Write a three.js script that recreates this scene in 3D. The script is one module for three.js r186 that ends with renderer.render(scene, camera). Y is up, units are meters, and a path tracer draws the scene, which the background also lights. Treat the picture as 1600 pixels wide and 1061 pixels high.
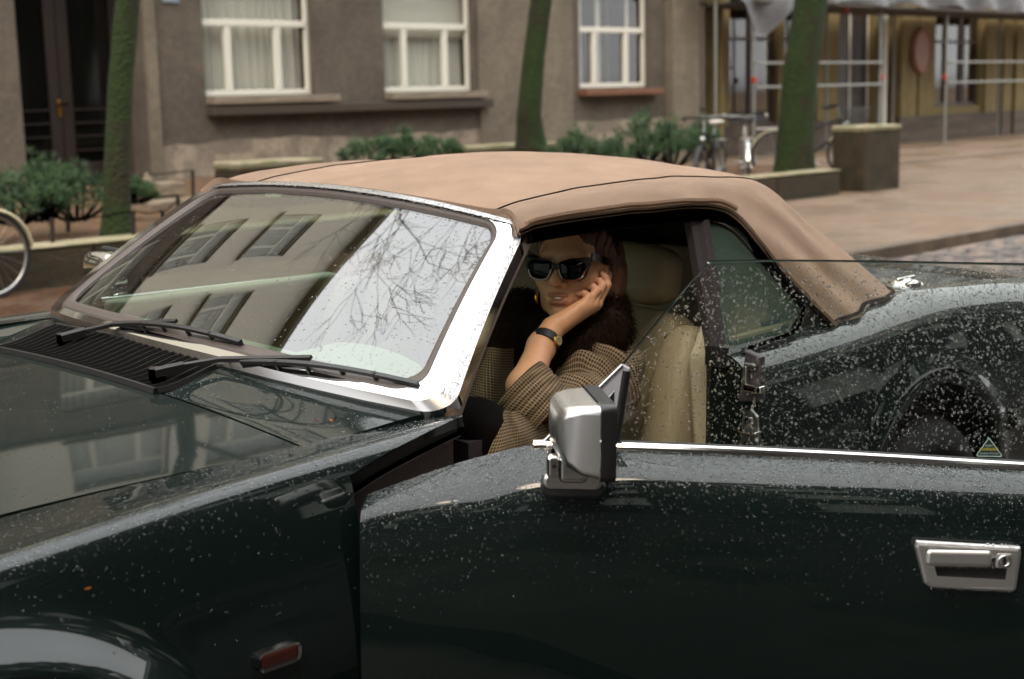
import * as THREE from 'three';
import { RoundedBoxGeometry } from 'three/addons/geometries/RoundedBoxGeometry.js';
import { MarchingCubes } from 'three/addons/objects/MarchingCubes.js';

const V = (x, y, z) => new THREE.Vector3(x, y, z), PI = Math.PI, rad = (d) => (d * PI) / 180;
const clamp = (x, a = 0, b = 1) => Math.min(b, Math.max(a, x)), lerp = (a, b, t) => a + (b - a) * t;
const smooth = (a, b, x) => { const t = clamp((x - a) / (b - a)); return t * t * (3 - 2 * t); };

// ---------------------------------------------------------------- camera, sky, sun, exposure
const scene = new THREE.Scene();
const EYE = V(0, 1.476, 0), FOCAL = 2300;                       // focal length in pixels of a 1600 x 1061 frame
const camera = new THREE.PerspectiveCamera(2 * Math.atan(530.5 / FOCAL) * 180 / PI, 1024 / 679, 0.05, 600);
const yaw = rad(45), pitch = rad(-9.5), roll = rad(-1.4);
const FW = V(Math.cos(yaw) * Math.cos(pitch), Math.sin(pitch), -Math.sin(yaw) * Math.cos(pitch));
const RT0 = V(Math.sin(yaw), 0, Math.cos(yaw)), UP0 = new THREE.Vector3().crossVectors(RT0, FW);
const RT = RT0.clone().multiplyScalar(Math.cos(roll)).addScaledVector(UP0, Math.sin(roll));
const UPV = UP0.clone().multiplyScalar(Math.cos(roll)).addScaledVector(RT0, -Math.sin(roll));
camera.position.copy(EYE);
camera.quaternion.setFromRotationMatrix(new THREE.Matrix4().makeBasis(RT, UPV, FW.clone().negate()));
camera.focus = 2.95; camera.userData.fStop = 4.5;

const renderer = new THREE.WebGLRenderer({ antialias: true });
renderer.toneMapping = THREE.LinearToneMapping;
renderer.toneMappingExposure = 1.9;
renderer.shadowMap.enabled = true;

function overcast() {                                            // an even layer of cloud, a little brighter overhead
  const w = 512, h = 256, data = new Float32Array(w * h * 4);
  for (let j = 0; j < h; j++) for (let i = 0; i < w; i++) {
    const el = ((j + 0.5) / h - 0.5) * PI, az = ((i + 0.5) / w) * 2 * PI, s = Math.max(0, Math.sin(el));
    const c = 0.5 + 0.5 * Math.sin(az * 3 + Math.sin(el * 9) * 1.3) * Math.sin(el * 7 + Math.cos(az * 2) * 1.4);
    const k = 1.75 * (1 + 1.1 * s) / 1.7 * (0.94 + 0.12 * c), o = (j * w + i) * 4;
    data[o] = k * 0.975; data[o + 1] = k * 0.99; data[o + 2] = k * 1.0; data[o + 3] = 1;
    if (el < 0) { data[o] = 0.22; data[o + 1] = 0.2; data[o + 2] = 0.18; }
  }
  const t = new THREE.DataTexture(data, w, h, THREE.RGBAFormat, THREE.FloatType);
  t.mapping = THREE.EquirectangularReflectionMapping; t.magFilter = t.minFilter = THREE.LinearFilter; t.needsUpdate = true;
  return t;
}
scene.background = overcast(); scene.environment = scene.background;
const sun = new THREE.DirectionalLight(0xffe8c8, 0.9);
sun.position.set(-16, 26, 9); sun.target.position.set(2, 0, -4); sun.castShadow = true; sun.shadow.radius = 40;
Object.assign(sun.shadow.camera, { left: -40, right: 40, top: 40, bottom: -40, near: 1, far: 120 });
sun.shadow.mapSize.set(2048, 2048); scene.add(sun, sun.target);

// ---------------------------------------------------------------- where things stand: the car's own axes and sight lines
const CAR = new THREE.Matrix4().makeRotationX(rad(2.3)).setPosition(1.8, 0, -2.74);   // the road falls towards the near kerb
const HINGE = V(-0.325, 0, 0.868), SWING = rad(48);
const DOOR = CAR.clone().multiply(new THREE.Matrix4().makeRotationY(-SWING).setPosition(HINGE));
function meet(M, px, py, axis, val) {                            // where the sight line of a photo pixel meets a plane of a thing's own axes
  const inv = M.clone().invert(), o = EYE.clone().applyMatrix4(inv);
  const d = FW.clone().addScaledVector(RT, (px - 800) / FOCAL).addScaledVector(UPV, -(py - 530.5) / FOCAL).transformDirection(inv);
  return o.addScaledVector(d, (val - o.getComponent(axis)) / d.getComponent(axis));
}
const ONE = new THREE.Matrix4();
const W = (px, py, axis, val) => meet(ONE, px, py, axis, val), C = (px, py, axis, val) => meet(CAR, px, py, axis, val), D = (px, py, w) => meet(DOOR, px, py, 2, w);

// ---------------------------------------------------------------- random numbers, noise
let seedNow = 7;
const seed = (s) => { seedNow = s | 0; };
const rnd = (a = 1, b) => { seedNow = (seedNow + 0x6d2b79f5) | 0; let t = Math.imul(seedNow ^ (seedNow >>> 15), 1 | seedNow); t = (t + Math.imul(t ^ (t >>> 7), 61 | t)) ^ t; const r = ((t ^ (t >>> 14)) >>> 0) / 4294967296; return b === undefined ? r * a : a + (b - a) * r; };
const hash = (x, y, z = 0) => { let h = Math.imul(x, 374761393) + Math.imul(y, 668265263) + Math.imul(z, 2147483647 ^ 1274126177); h = Math.imul(h ^ (h >>> 13), 1274126177); return ((h ^ (h >>> 16)) >>> 0) / 4294967296; };
function noise(x, y, z = 0, wrap = 0) {
  const xi = Math.floor(x), yi = Math.floor(y), zi = Math.floor(z), f = (t) => t * t * (3 - 2 * t), u = f(x - xi), v = f(y - yi), w = f(z - zi);
  const m = (a) => (wrap ? ((a % wrap) + wrap) % wrap : a), g = (i, j, k) => hash(m(xi + i), m(yi + j), zi + k);
  return lerp(lerp(lerp(g(0, 0, 0), g(1, 0, 0), u), lerp(g(0, 1, 0), g(1, 1, 0), u), v), lerp(lerp(g(0, 0, 1), g(1, 0, 1), u), lerp(g(0, 1, 1), g(1, 1, 1), u), v), w);
}
const fbm = (x, y, z = 0, n = 4, wrap = 0) => { let s = 0, a = 0.5, t = 0; for (let i = 0; i < n; i++) { s += a * noise(x, y, z + i * 17, wrap); t += a; a /= 2; x *= 2; y *= 2; z *= 2; wrap *= 2; } return s / t; };

// ---------------------------------------------------------------- textures: uv is in metres, a texture covers `size` metres
function tex(n, size, pixel, srgb = true) {
  const data = new Uint8Array(n * n * 4);
  for (let j = 0; j < n; j++) for (let i = 0; i < n; i++) { const c = pixel(i / n, j / n), o = (j * n + i) * 4; for (let k = 0; k < 3; k++) data[o + k] = clamp(c[k]) * 255; data[o + 3] = c[3] === undefined ? 255 : c[3] * 255; }
  const t = new THREE.DataTexture(data, n, n); t.wrapS = t.wrapT = THREE.RepeatWrapping; t.magFilter = THREE.LinearFilter; t.minFilter = THREE.LinearMipmapLinearFilter;
  t.generateMipmaps = true; if (srgb) t.colorSpace = THREE.SRGBColorSpace; t.repeat.set(1 / size, 1 / size); t.needsUpdate = true; return t;
}
const grey = (n, size, f) => tex(n, size, (u, v) => { const k = f(u, v); return [k, k, k]; }, false);
const mix3 = (a, b, t) => [lerp(a[0], b[0], t), lerp(a[1], b[1], t), lerp(a[2], b[2], t)];
const rgb = (hex) => { const c = new THREE.Color(hex); const s = c.getHex(); return [(s >> 16) / 255, ((s >> 8) & 255) / 255, (s & 255) / 255]; };
const std = (o) => new THREE.MeshStandardMaterial(o), phys = (o) => new THREE.MeshPhysicalMaterial(o);

// ---------------------------------------------------------------- geometry
function geo(pos, idx, uv, nor) {
  const g = new THREE.BufferGeometry();
  g.setAttribute('position', new THREE.Float32BufferAttribute(pos, 3)); g.setAttribute('uv', new THREE.Float32BufferAttribute(uv || new Float32Array(pos.length / 3 * 2), 2));
  g.setIndex(idx); if (nor) g.setAttribute('normal', new THREE.Float32BufferAttribute(nor, 3)); else g.computeVertexNormals();
  return g;
}
function merge(list) {
  list = [].concat(list).filter(Boolean);
  if (list.length === 1) return list[0];
  const pos = [], nor = [], uv = [], idx = []; let at = 0;
  for (const g of list) {
    const p = g.attributes.position, n = g.attributes.normal, t = g.attributes.uv, c = p.count;
    for (let i = 0; i < c; i++) { pos.push(p.getX(i), p.getY(i), p.getZ(i)); nor.push(n.getX(i), n.getY(i), n.getZ(i)); uv.push(t ? t.getX(i) : 0, t ? t.getY(i) : 0); }
    if (g.index) for (let i = 0; i < g.index.count; i++) idx.push(g.index.getX(i) + at); else for (let i = 0; i < c; i++) idx.push(i + at);
    at += c;
  }
  return geo(pos, idx, uv, nor);
}
// A sheet: f(u, v) gives a point, u and v run 0..1; normals are du x dv. skirt turns its rim back by that much.
function sheet(f, nu, nv, { flip = false, skirt = 0, back = 0, uv = null, sides = 'abcd' } = {}) {
  const pos = [], nor = [], uvs = [], idx = [], e = 1e-3, N = (u, v) => {
    const u0 = Math.max(0, u - e), u1 = Math.min(1, u + e), v0 = Math.max(0, v - e), v1 = Math.min(1, v + e);
    let n = f(u1, v).sub(f(u0, v)).cross(f(u, v1).sub(f(u, v0)));
    if (n.lengthSq() < 1e-22) { const uu = clamp(u, 0.01, 0.99), vv = clamp(v, 0.01, 0.99); n = f(uu + 0.005, vv).sub(f(uu - 0.005, vv)).cross(f(uu, vv + 0.005).sub(f(uu, vv - 0.005))); }
    n.normalize(); return flip ? n.negate() : n;
  };
  const tri = (a, b, c) => (flip ? idx.push(a, c, b) : idx.push(a, b, c)), row = nu + 1, pts = [], ns = [];
  let su = 0, sv = 0;
  for (let j = 0; j <= nv; j++) for (let i = 0; i <= nu; i++) {
    const u = i / nu, v = j / nv, p = f(u, v), n = N(u, v); pts.push(p); ns.push(n); pos.push(p.x, p.y, p.z); nor.push(n.x, n.y, n.z);
  }
  const lu = [], lv = []; // arc lengths give uv in metres
  for (let i = 0, s = 0; i <= nu; i++) { const j = nv >> 1; if (i) s += pts[j * row + i].distanceTo(pts[j * row + i - 1]); lu.push(s); }
  for (let j = 0, s = 0; j <= nv; j++) { const i = nu >> 1; if (j) s += pts[j * row + i].distanceTo(pts[(j - 1) * row + i]); lv.push(s); }
  for (let j = 0; j <= nv; j++) for (let i = 0; i <= nu; i++) { if (uv) uvs.push(...uv(i / nu, j / nv, pts[j * row + i])); else uvs.push(lu[i], lv[j]); }
  for (let j = 0; j < nv; j++) for (let i = 0; i < nu; i++) { const a = j * row + i; tri(a, a + 1, a + row + 1); tri(a, a + row + 1, a + row); }
  const rim = (list, rev) => {
    let base = pos.length / 3;
    list.forEach((k, q) => {
      const p = pts[k], n = ns[k], b = p.clone().addScaledVector(n, -skirt), t = pts[list[Math.min(q + 1, list.length - 1)]].clone().sub(pts[list[Math.max(q - 1, 0)]]);
      const o = t.cross(n).normalize().multiplyScalar(rev ? -1 : 1);
      pos.push(p.x, p.y, p.z, b.x, b.y, b.z); nor.push(o.x, o.y, o.z, o.x, o.y, o.z); uvs.push(uvs[k * 2], uvs[k * 2 + 1], uvs[k * 2] + skirt, uvs[k * 2 + 1]);
    });
    for (let q = 0; q < list.length - 1; q++) { const a = base + q * 2; if (rev) { idx.push(a, a + 2, a + 3, a, a + 3, a + 1); } else idx.push(a, a + 3, a + 2, a, a + 1, a + 3); }
  };
  if (skirt) {
    const A = [...Array(nu + 1).keys()];
    if (sides.includes('a')) rim(A, flip); if (sides.includes('b')) rim(A.map((i) => nv * row + i), !flip);
    const B = [...Array(nv + 1).keys()];
    if (sides.includes('c')) rim(B.map((j) => j * row), !flip); if (sides.includes('d')) rim(B.map((j) => j * row + nu), flip);
  }
  if (back) { const m = pts.length; let base = pos.length / 3; pts.forEach((p, k) => { const q = p.clone().addScaledVector(ns[k], -back); pos.push(q.x, q.y, q.z); nor.push(-ns[k].x, -ns[k].y, -ns[k].z); uvs.push(uvs[k * 2], uvs[k * 2 + 1]); });
    for (let j = 0; j < nv; j++) for (let i = 0; i < nu; i++) { const a = base + j * row + i; tri(a, a + row + 1, a + 1); tri(a, a + row, a + row + 1); } }
  return geo(pos, idx, uvs, nor);
}
const curve = (pts, closed = false) => new THREE.CatmullRomCurve3(pts.map((p) => (p.isVector3 ? p : V(...p))), closed, 'catmullrom', 0.5);
function capped(pts, r, n = 8, seg = 0) {                        // a round bar through points, its ends closed; r may be a function of 0..1
  const c = curve(pts), m = seg || Math.max(2, pts.length * 5), f = typeof r === 'function' ? r : () => r, fr = c.computeFrenetFrames(m, false), pos = [], nor = [], uv = [], idx = [], L = c.getLength();
  for (let j = 0; j <= m; j++) { const p = c.getPoint(j / m), R = f(j / m); for (let i = 0; i <= n; i++) { const a = (i / n) * 2 * PI, d = fr.normals[j].clone().multiplyScalar(Math.cos(a)).addScaledVector(fr.binormals[j], Math.sin(a)); pos.push(p.x + d.x * R, p.y + d.y * R, p.z + d.z * R); nor.push(d.x, d.y, d.z); uv.push((i / n) * 2 * PI * f(0.5), (j / m) * L); } }
  for (let j = 0; j < m; j++) for (let i = 0; i < n; i++) { const a = j * (n + 1) + i, b = a + n + 1; idx.push(a, b, b + 1, a, b + 1, a + 1); }
  for (const [j, s] of [[0, -1], [m, 1]]) { const k = pos.length / 3, p = c.getPoint(j / m), t = fr.tangents[j]; pos.push(p.x, p.y, p.z); nor.push(t.x * s, t.y * s, t.z * s); uv.push(0, 0);
    for (let i = 0; i <= n; i++) { const q = (j * (n + 1) + i) * 3; pos.push(pos[q], pos[q + 1], pos[q + 2]); nor.push(t.x * s, t.y * s, t.z * s); uv.push(0, 0); }
    for (let i = 0; i < n; i++) s > 0 ? idx.push(k, k + 1 + i, k + 2 + i) : idx.push(k, k + 2 + i, k + 1 + i); }
  return geo(pos, idx, uv, nor);
}
// A profile [(across, out)...] swept along points, `out` given per point.
function sweep(pts, outs, profile, closed = false) {
  const n = pts.length, m = profile.length, rows = [];
  for (let j = 0; j < n; j++) {
    const a = pts[closed ? (j + n - 1) % n : Math.max(0, j - 1)], b = pts[closed ? (j + 1) % n : Math.min(n - 1, j + 1)], t = b.clone().sub(a).normalize(), o = (Array.isArray(outs) ? outs[j] : outs).clone();
    o.addScaledVector(t, -o.dot(t)).normalize(); const ac = t.clone().cross(o);
    rows.push(profile.map(([x, y]) => pts[j].clone().addScaledVector(ac, x).addScaledVector(o, y)));
  }
  const pos = [], nor = [], uv = [], idx = []; let len = 0;
  for (let k = 0; k < m; k++) {                                  // each facet of the profile has its own vertices; the ring is closed
    const k2 = (k + 1) % m, base = pos.length / 3; len = 0;
    for (let j = 0; j <= (closed ? n : n - 1); j++) {
      const r = rows[j % n], rp = rows[closed ? (j + n - 1) % n : Math.max(0, j - 1)], rn = rows[closed ? (j + 1) % n : Math.min(n - 1, j + 1)];
      const t = rn[k].clone().sub(rp[k]), s = r[k2].clone().sub(r[k]), nn = s.clone().cross(t).normalize(); if (j) len += r[k].distanceTo(rows[j - 1][k]);
      for (const q of [r[k], r[k2]]) { pos.push(q.x, q.y, q.z); nor.push(nn.x, nn.y, nn.z); } uv.push(0, len, s.length(), len);
    }
    for (let j = 0; j < (closed ? n : n - 1); j++) { const a = base + j * 2; idx.push(a, a + 1, a + 3, a, a + 3, a + 2); }
  }
  const g = geo(pos, idx, uv, nor);
  if (!closed) { const caps = []; for (const [r, s] of [[rows[0], 1], [rows[n - 1], -1]]) { const c = r.reduce((a, b) => a.add(b), V(0, 0, 0)).multiplyScalar(1 / m), p = []; const ii = []; [c, ...r].forEach((q) => p.push(q.x, q.y, q.z)); for (let k = 0; k < m; k++) s > 0 ? ii.push(0, 1 + k, 1 + (k + 1) % m) : ii.push(0, 1 + (k + 1) % m, 1 + k); caps.push(geo(p, ii)); } return merge([g, ...caps]); }
  return g;
}
const box = (w, h, d, x = 0, y = 0, z = 0) => { const g = new THREE.BoxGeometry(w, h, d), u = g.attributes.uv, p = g.attributes.position, n = g.attributes.normal; g.translate(x, y, z);
  for (let i = 0; i < u.count; i++) { const ax = Math.abs(n.getX(i)) > 0.5 ? [p.getZ(i), p.getY(i)] : Math.abs(n.getY(i)) > 0.5 ? [p.getX(i), p.getZ(i)] : [p.getX(i), p.getY(i)]; u.setXY(i, ...ax); } return g; };
const between = (x0, x1, y0, y1, z0, z1) => box(x1 - x0, y1 - y0, z1 - z0, (x0 + x1) / 2, (y0 + y1) / 2, (z0 + z1) / 2);
const rbox = (w, h, d, r = 0.01, x = 0, y = 0, z = 0, s = 2) => new RoundedBoxGeometry(w, h, d, s, Math.min(r, w / 2.01, h / 2.01, d / 2.01)).translate(x, y, z);
const rod = (a, b, r, n = 8, r2 = r) => { const d = b.clone().sub(a), g = new THREE.CylinderGeometry(r2, r, d.length(), n, 1); g.applyQuaternion(new THREE.Quaternion().setFromUnitVectors(V(0, 1, 0), d.normalize())); g.translate((a.x + b.x) / 2, (a.y + b.y) / 2, (a.z + b.z) / 2); return g; };
function plate(outline, depth, bevel = 0, holes = []) {           // an outline in xy pushed along z, front at z = 0 (with bevel), back at -depth
  const s = new THREE.Shape(outline.map(([x, y]) => new THREE.Vector2(x, y))); holes.forEach((h) => s.holes.push(new THREE.Path(h.map(([x, y]) => new THREE.Vector2(x, y)))));
  const g = new THREE.ExtrudeGeometry(s, { depth: depth - 2 * bevel, bevelEnabled: bevel > 0, bevelSize: bevel, bevelThickness: bevel, bevelOffset: -bevel, bevelSegments: 2, curveSegments: 10 });
  return g.translate(0, 0, -depth + bevel);
}
function roundRect(w, h, r, n = 5, cx = 0, cy = 0) { const p = []; for (const [sx, sy, a] of [[1, 1, 0], [-1, 1, 90], [-1, -1, 180], [1, -1, 270]]) for (let i = 0; i <= n; i++) { const t = rad(a + (90 * i) / n); p.push([cx + sx * (w / 2 - r) + r * Math.cos(t), cy + sy * (h / 2 - r) + r * Math.sin(t)]); } return p; }

// ---------------------------------------------------------------- the scene's tree
const taken = new Map();
const numbered = (n) => { const k = taken.get(n) || 0; taken.set(n, k + 1); return k ? `${n}_${String(k).padStart(3, '0')}` : n; };
function obj(name, geos, mat, parent = scene) {
  const m = new THREE.Mesh(merge(geos), mat); m.name = parent === scene ? numbered(name) : name; m.castShadow = m.receiveShadow = true; parent.add(m); return m;
}
const kinds = new Map();
function part(name, geos, mat, parent) {                          // parts of one thing share a name, numbered within it
  const seen = kinds.get(parent) || new Map(), same = seen.get(name) || 0, m = obj(name, geos, mat, parent); kinds.set(parent, seen); seen.set(name, same + 1);
  if (same) m.name = `${name}_${String(same).padStart(3, '0')}`; return m;
}
function tag(o, label, category, group, kind) { if (label) o.userData.label = label; if (category) o.userData.category = category; if (group) o.userData.group = group; if (kind) o.userData.kind = kind; return o; }
function thing(name, label, category, at = [0, 0, 0], turn = 0, group) { const o = new THREE.Group(); o.name = numbered(name); o.position.set(...at); o.rotation.y = turn; scene.add(o); return tag(o, label, category, group); }
const struct = (name, geos, mat) => tag(obj(name, geos, mat), null, null, null, 'structure');
const inCar = (o) => { o.position.set(1.8, 0, -2.74); o.rotation.set(rad(2.3), 0, 0); return o; };
function instanced(name, g, mat, mats, parent, colors) { const m = new THREE.InstancedMesh(g, mat, mats.length); m.name = name; mats.forEach((x, i) => { m.setMatrixAt(i, x); if (colors) m.setColorAt(i, colors[i]); }); m.castShadow = m.receiveShadow = true; m.userData.kind = 'stuff'; parent.add(m); return m; }

// ================================================================ materials of the street
const T = {};
T.plaster = tex(512, 3.2, (u, v) => { const a = fbm(u * 8, v * 8, 3, 5, 8), b = fbm(u * 64, v * 64, 9, 2, 64), s = smooth(0.55, 0.75, fbm(u * 5, v * 5, 21, 4, 5)); return mix3(mix3([0.43, 0.4, 0.37], [0.56, 0.52, 0.475], a), [0.62, 0.58, 0.53], s * 0.18).map((c) => c * (0.9 + 0.2 * b)); });
T.plasterBump = grey(256, 0.5, (u, v) => fbm(u * 32, v * 32, 5, 3, 32));
T.worn = tex(512, 2.6, (u, v) => { const a = fbm(u * 6, v * 6, 31, 5, 6), s = smooth(0.45, 0.6, fbm(u * 9, v * 9, 41, 4, 9)); return mix3([0.45, 0.41, 0.37], [0.68, 0.62, 0.54], clamp(a * 0.6 + s * 0.4)).map((c) => c * (0.92 + 0.16 * noise(u * 90, v * 90, 1, 90))); });
T.ochre = tex(512, 4, (u, v) => { const a = fbm(u * 6, v * 12, 7, 5, 6), d = smooth(0.58, 0.78, fbm(u * 14, v * 5, 17, 4, 7)); return mix3(mix3([0.6, 0.53, 0.37], [0.72, 0.65, 0.48], a), [0.5, 0.44, 0.33], d * 0.6); });
T.stone = tex(512, 1.4, (u, v) => { const a = fbm(u * 8, v * 8, 51, 5, 8), m = smooth(0.5, 0.72, fbm(u * 5, v * 5, 61, 4, 5)), g = noise(u * 120, v * 120, 2, 120); return mix3(mix3([0.3, 0.26, 0.2], [0.44, 0.39, 0.3], a), [0.25, 0.26, 0.13], m * 0.7).map((c) => c * (0.85 + 0.3 * g)); });
T.mossTop = tex(256, 0.8, (u, v) => { const a = fbm(u * 10, v * 10, 71, 4, 10), m = smooth(0.35, 0.6, fbm(u * 6, v * 6, 81, 4, 6)); return mix3([0.66, 0.61, 0.52], mix3([0.36, 0.38, 0.2], [0.46, 0.46, 0.28], a), m * 0.75); });
T.bark = tex(512, 2.3, (u, v) => { const r = fbm(u * 36, v * 36, 91, 4, 36), m = smooth(0.22, 0.5, fbm(u * 9, v * 9, 101, 5, 9)), k = 0.6 * noise(u * 160, v * 160, 4, 160) + 0.4 * fbm(u * 24, v * 24, 6, 3, 24); return mix3(mix3([0.2, 0.17, 0.11], [0.33, 0.28, 0.19], r), mix3([0.14, 0.21, 0.03], [0.29, 0.4, 0.07], k), m * 0.92); });
T.barkBump = grey(512, 0.9, (u, v) => 0.75 * Math.abs(2 * fbm(u * 24, v * 24, 111, 4, 24) - 1) + 0.25 * noise(u * 90, v * 90, 5, 90));
T.asphalt = tex(512, 2, (u, v) => { const a = fbm(u * 5, v * 5, 121, 4, 5), g = noise(u * 200, v * 200, 6, 200); return mix3([0.15, 0.13, 0.115], [0.24, 0.21, 0.185], a * 0.6 + g * 0.5); });
T.pave = tex(512, 3, (u, v) => { const a = fbm(u * 5, v * 5, 131, 5, 5), g = noise(u * 200, v * 200, 7, 200); return mix3([0.5, 0.43, 0.36], [0.66, 0.58, 0.5], a * 0.75 + g * 0.3); });
T.wet = grey(256, 3.7, (u, v) => { const a = fbm(u * 6, v * 6, 141, 4, 6); return 0.38 + 0.6 * smooth(0.35, 0.6, a); });
T.soil = tex(256, 1.1, (u, v) => { const a = fbm(u * 12, v * 12, 151, 4, 12), l = smooth(0.6, 0.7, noise(u * 40, v * 40, 8, 40)); return mix3(mix3([0.27, 0.2, 0.14], [0.44, 0.36, 0.26], a), [0.55, 0.36, 0.2], l * 0.6); });
T.fine = grey(256, 0.12, (u, v) => fbm(u * 40, v * 40, 161, 3, 40));
const M = {
  plaster: std({ map: T.plaster, bumpMap: T.plasterBump, bumpScale: 0.006, roughness: 0.95, color: 0xbbb5ae }),
  plasterPale: std({ map: T.plaster, bumpMap: T.plasterBump, bumpScale: 0.006, roughness: 0.95, color: 0xe2ded2 }),
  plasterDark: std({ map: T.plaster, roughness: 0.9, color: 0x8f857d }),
  worn: std({ map: T.worn, bumpMap: T.plasterBump, bumpScale: 0.01, roughness: 0.95 }),
  ochre: std({ map: T.ochre, bumpMap: T.plasterBump, bumpScale: 0.004, roughness: 0.9, color: 0xbdb8a8 }),
  plinth: std({ map: T.worn, roughness: 0.85, color: 0xa39a94 }),
  stone: std({ map: T.stone, bumpMap: T.plasterBump, bumpScale: 0.012, roughness: 0.9, color: 0xa09684 }),
  mossTop: std({ map: T.mossTop, bumpMap: T.plasterBump, bumpScale: 0.01, roughness: 0.9 }),
  bark: std({ map: T.bark, bumpMap: T.barkBump, bumpScale: 0.03, roughness: 0.95, color: 0xa0a684 }),
  twig: std({ color: 0x2c241c, roughness: 0.9 }),
  asphalt: std({ map: T.asphalt, roughnessMap: T.wet, roughness: 0.75, bumpMap: T.fine, bumpScale: 0.003 }),
  pave: std({ map: T.pave, roughnessMap: T.wet, roughness: 0.9, bumpMap: T.fine, bumpScale: 0.002, color: 0xbeb7ad }),
  kerb: std({ map: T.worn, roughness: 0.7, color: 0xa49a90 }),
  soil: std({ map: T.soil, bumpMap: T.plasterBump, bumpScale: 0.03, roughness: 0.95 }),
  white: std({ color: 0xd9d5c8, roughness: 0.5 }), sillPale: std({ map: T.worn, color: 0xe8e4dc, roughness: 0.6 }),
  sillPink: std({ map: T.worn, color: 0xd09c88, roughness: 0.8 }),
  curtain: std({ color: 0xdcdfd8, roughness: 0.9, side: THREE.DoubleSide }),
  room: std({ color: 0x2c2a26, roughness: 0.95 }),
  pane: phys({ color: 0xf5f4f2, roughness: 0.02, transmission: 1, thickness: 0, ior: 1.5 }),
  doorWood: std({ color: 0x2a211d, roughness: 0.45, bumpMap: T.fine, bumpScale: 0.001 }), doorGlass: phys({ color: 0x0c0c0b, roughness: 0.08 }),
  brass: std({ color: 0xb98a3e, metalness: 1, roughness: 0.35 }), iron: std({ color: 0x2b211c, roughness: 0.7, metalness: 0.3 }),
  pipe: std({ color: 0x5e564c, roughness: 0.55, metalness: 0.2 }), galv: std({ color: 0x84857f, roughness: 0.6, metalness: 0.4 }),
  tarp: std({ color: 0x6a6a6d, roughness: 0.35, side: THREE.DoubleSide, bumpMap: T.fine, bumpScale: 0.004 }), red: std({ color: 0x9c3a2a, roughness: 0.6 }),
  plank: std({ color: 0x4b443d, roughness: 0.9 }), shopFrame: std({ color: 0x3a2c26, roughness: 0.5 }), plaque: std({ color: 0x94695a, roughness: 0.6 }), plaqueTrim: std({ color: 0x8a5b46, roughness: 0.6 }),
  tyre: std({ color: 0x17161a, roughness: 0.85 }), steel: std({ color: 0xb9b9b6, metalness: 1, roughness: 0.3 }), cream: std({ color: 0xd6cda8, roughness: 0.4 }), black: std({ color: 0x121213, roughness: 0.45 }),
  saddleWhite: std({ color: 0xb5b0a6, roughness: 0.5 }), rubber: std({ color: 0x0d0d0d, roughness: 0.8 }), basket: std({ color: 0x4a4846, roughness: 0.6, metalness: 0.4 }),
};

// ================================================================ ground
const KERB = -6.45, WALLZ = -10.15, FACE = -17, SHOP = -18;
struct('ground', new THREE.PlaneGeometry(900, 900).rotateX(-PI / 2).translate(0, -0.03, 0), std({ map: T.soil, roughness: 0.95 }));
const flat = (x0, x1, z0, z1, y, nx = 1, nz = 1) => { const g = new THREE.PlaneGeometry(x1 - x0, z1 - z0, nx, nz).rotateX(-PI / 2).translate((x0 + x1) / 2, y, (z0 + z1) / 2), p = g.attributes.position, u = g.attributes.uv; for (let i = 0; i < u.count; i++) u.setXY(i, p.getX(i), p.getZ(i)); return g; };
const road = struct('road', flat(-120, 160, KERB, -1.15, 0), M.asphalt);
struct('pavement', flat(-120, 160, SHOP, KERB - 0.14, 0.12), M.pave);
struct('pavement', flat(-120, 160, -1.0, 7.4, 0.12), std({ map: T.asphalt, roughnessMap: T.wet, roughness: 0.9, color: 0x8a8078 }));
struct('earth_path', sheet((u, v) => { const x = lerp(-14, 9.6, u), z = lerp(-10.12, -7.3 - 0.5 * fbm(x * 0.8, 2, 1) - 2.2 * smooth(6.5, 9.6, x), v); return V(x, 0.128, z); }, 60, 8, { flip: true, uv: (u, v, p) => [p.x, p.z] }), std({ map: T.soil, roughnessMap: T.wet, roughness: 0.9, color: 0xb4a28c, bumpMap: T.plasterBump, bumpScale: 0.01 }));
struct('kerb', between(-120, 160, -0.05, 0.125, KERB - 0.14, KERB), M.kerb);
struct('kerb', between(-120, 160, -0.05, 0.125, -1.15, -1.0), std({ map: T.asphalt, color: 0xa09890, roughness: 0.9 }));
struct('drainage_channel', between(17, 60, 0.1, 0.126, -13.3, -13.1), std({ map: T.worn, color: 0x86786c, roughness: 0.8 }));
{ // cobbles of the carriageway along the kerb: the stones that show past the car
  seed(11);
  const mats = [0x564b43, 0x6b5d52, 0x453c36, 0x7b695a].map((c) => std({ color: c, roughness: 0.42, bumpMap: T.fine, bumpScale: 0.002 }));
  const shapes = [0, 1, 2].map((k) => { const g = new RoundedBoxGeometry(0.15 + 0.012 * k, 0.08, 0.115 - 0.006 * k, 1, 0.022); return g; });
  for (let r = 0; r < 12; r++) for (let k = 0; k < 25; k++) {
    const x = 9.9 + k * 0.175 + (r % 2) * 0.085 + rnd(-0.008, 0.008), z = KERB + 0.08 + r * 0.13 + rnd(-0.006, 0.006);
    const m = part('cobblestone', shapes[Math.floor(rnd(3))], mats[Math.floor(rnd(4))], road); m.position.set(x, -0.012 + rnd(0, 0.012), z); m.rotation.set(rnd(-0.06, 0.06), rnd(-0.06, 0.06), rnd(-0.06, 0.06));
  }
}
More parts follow.
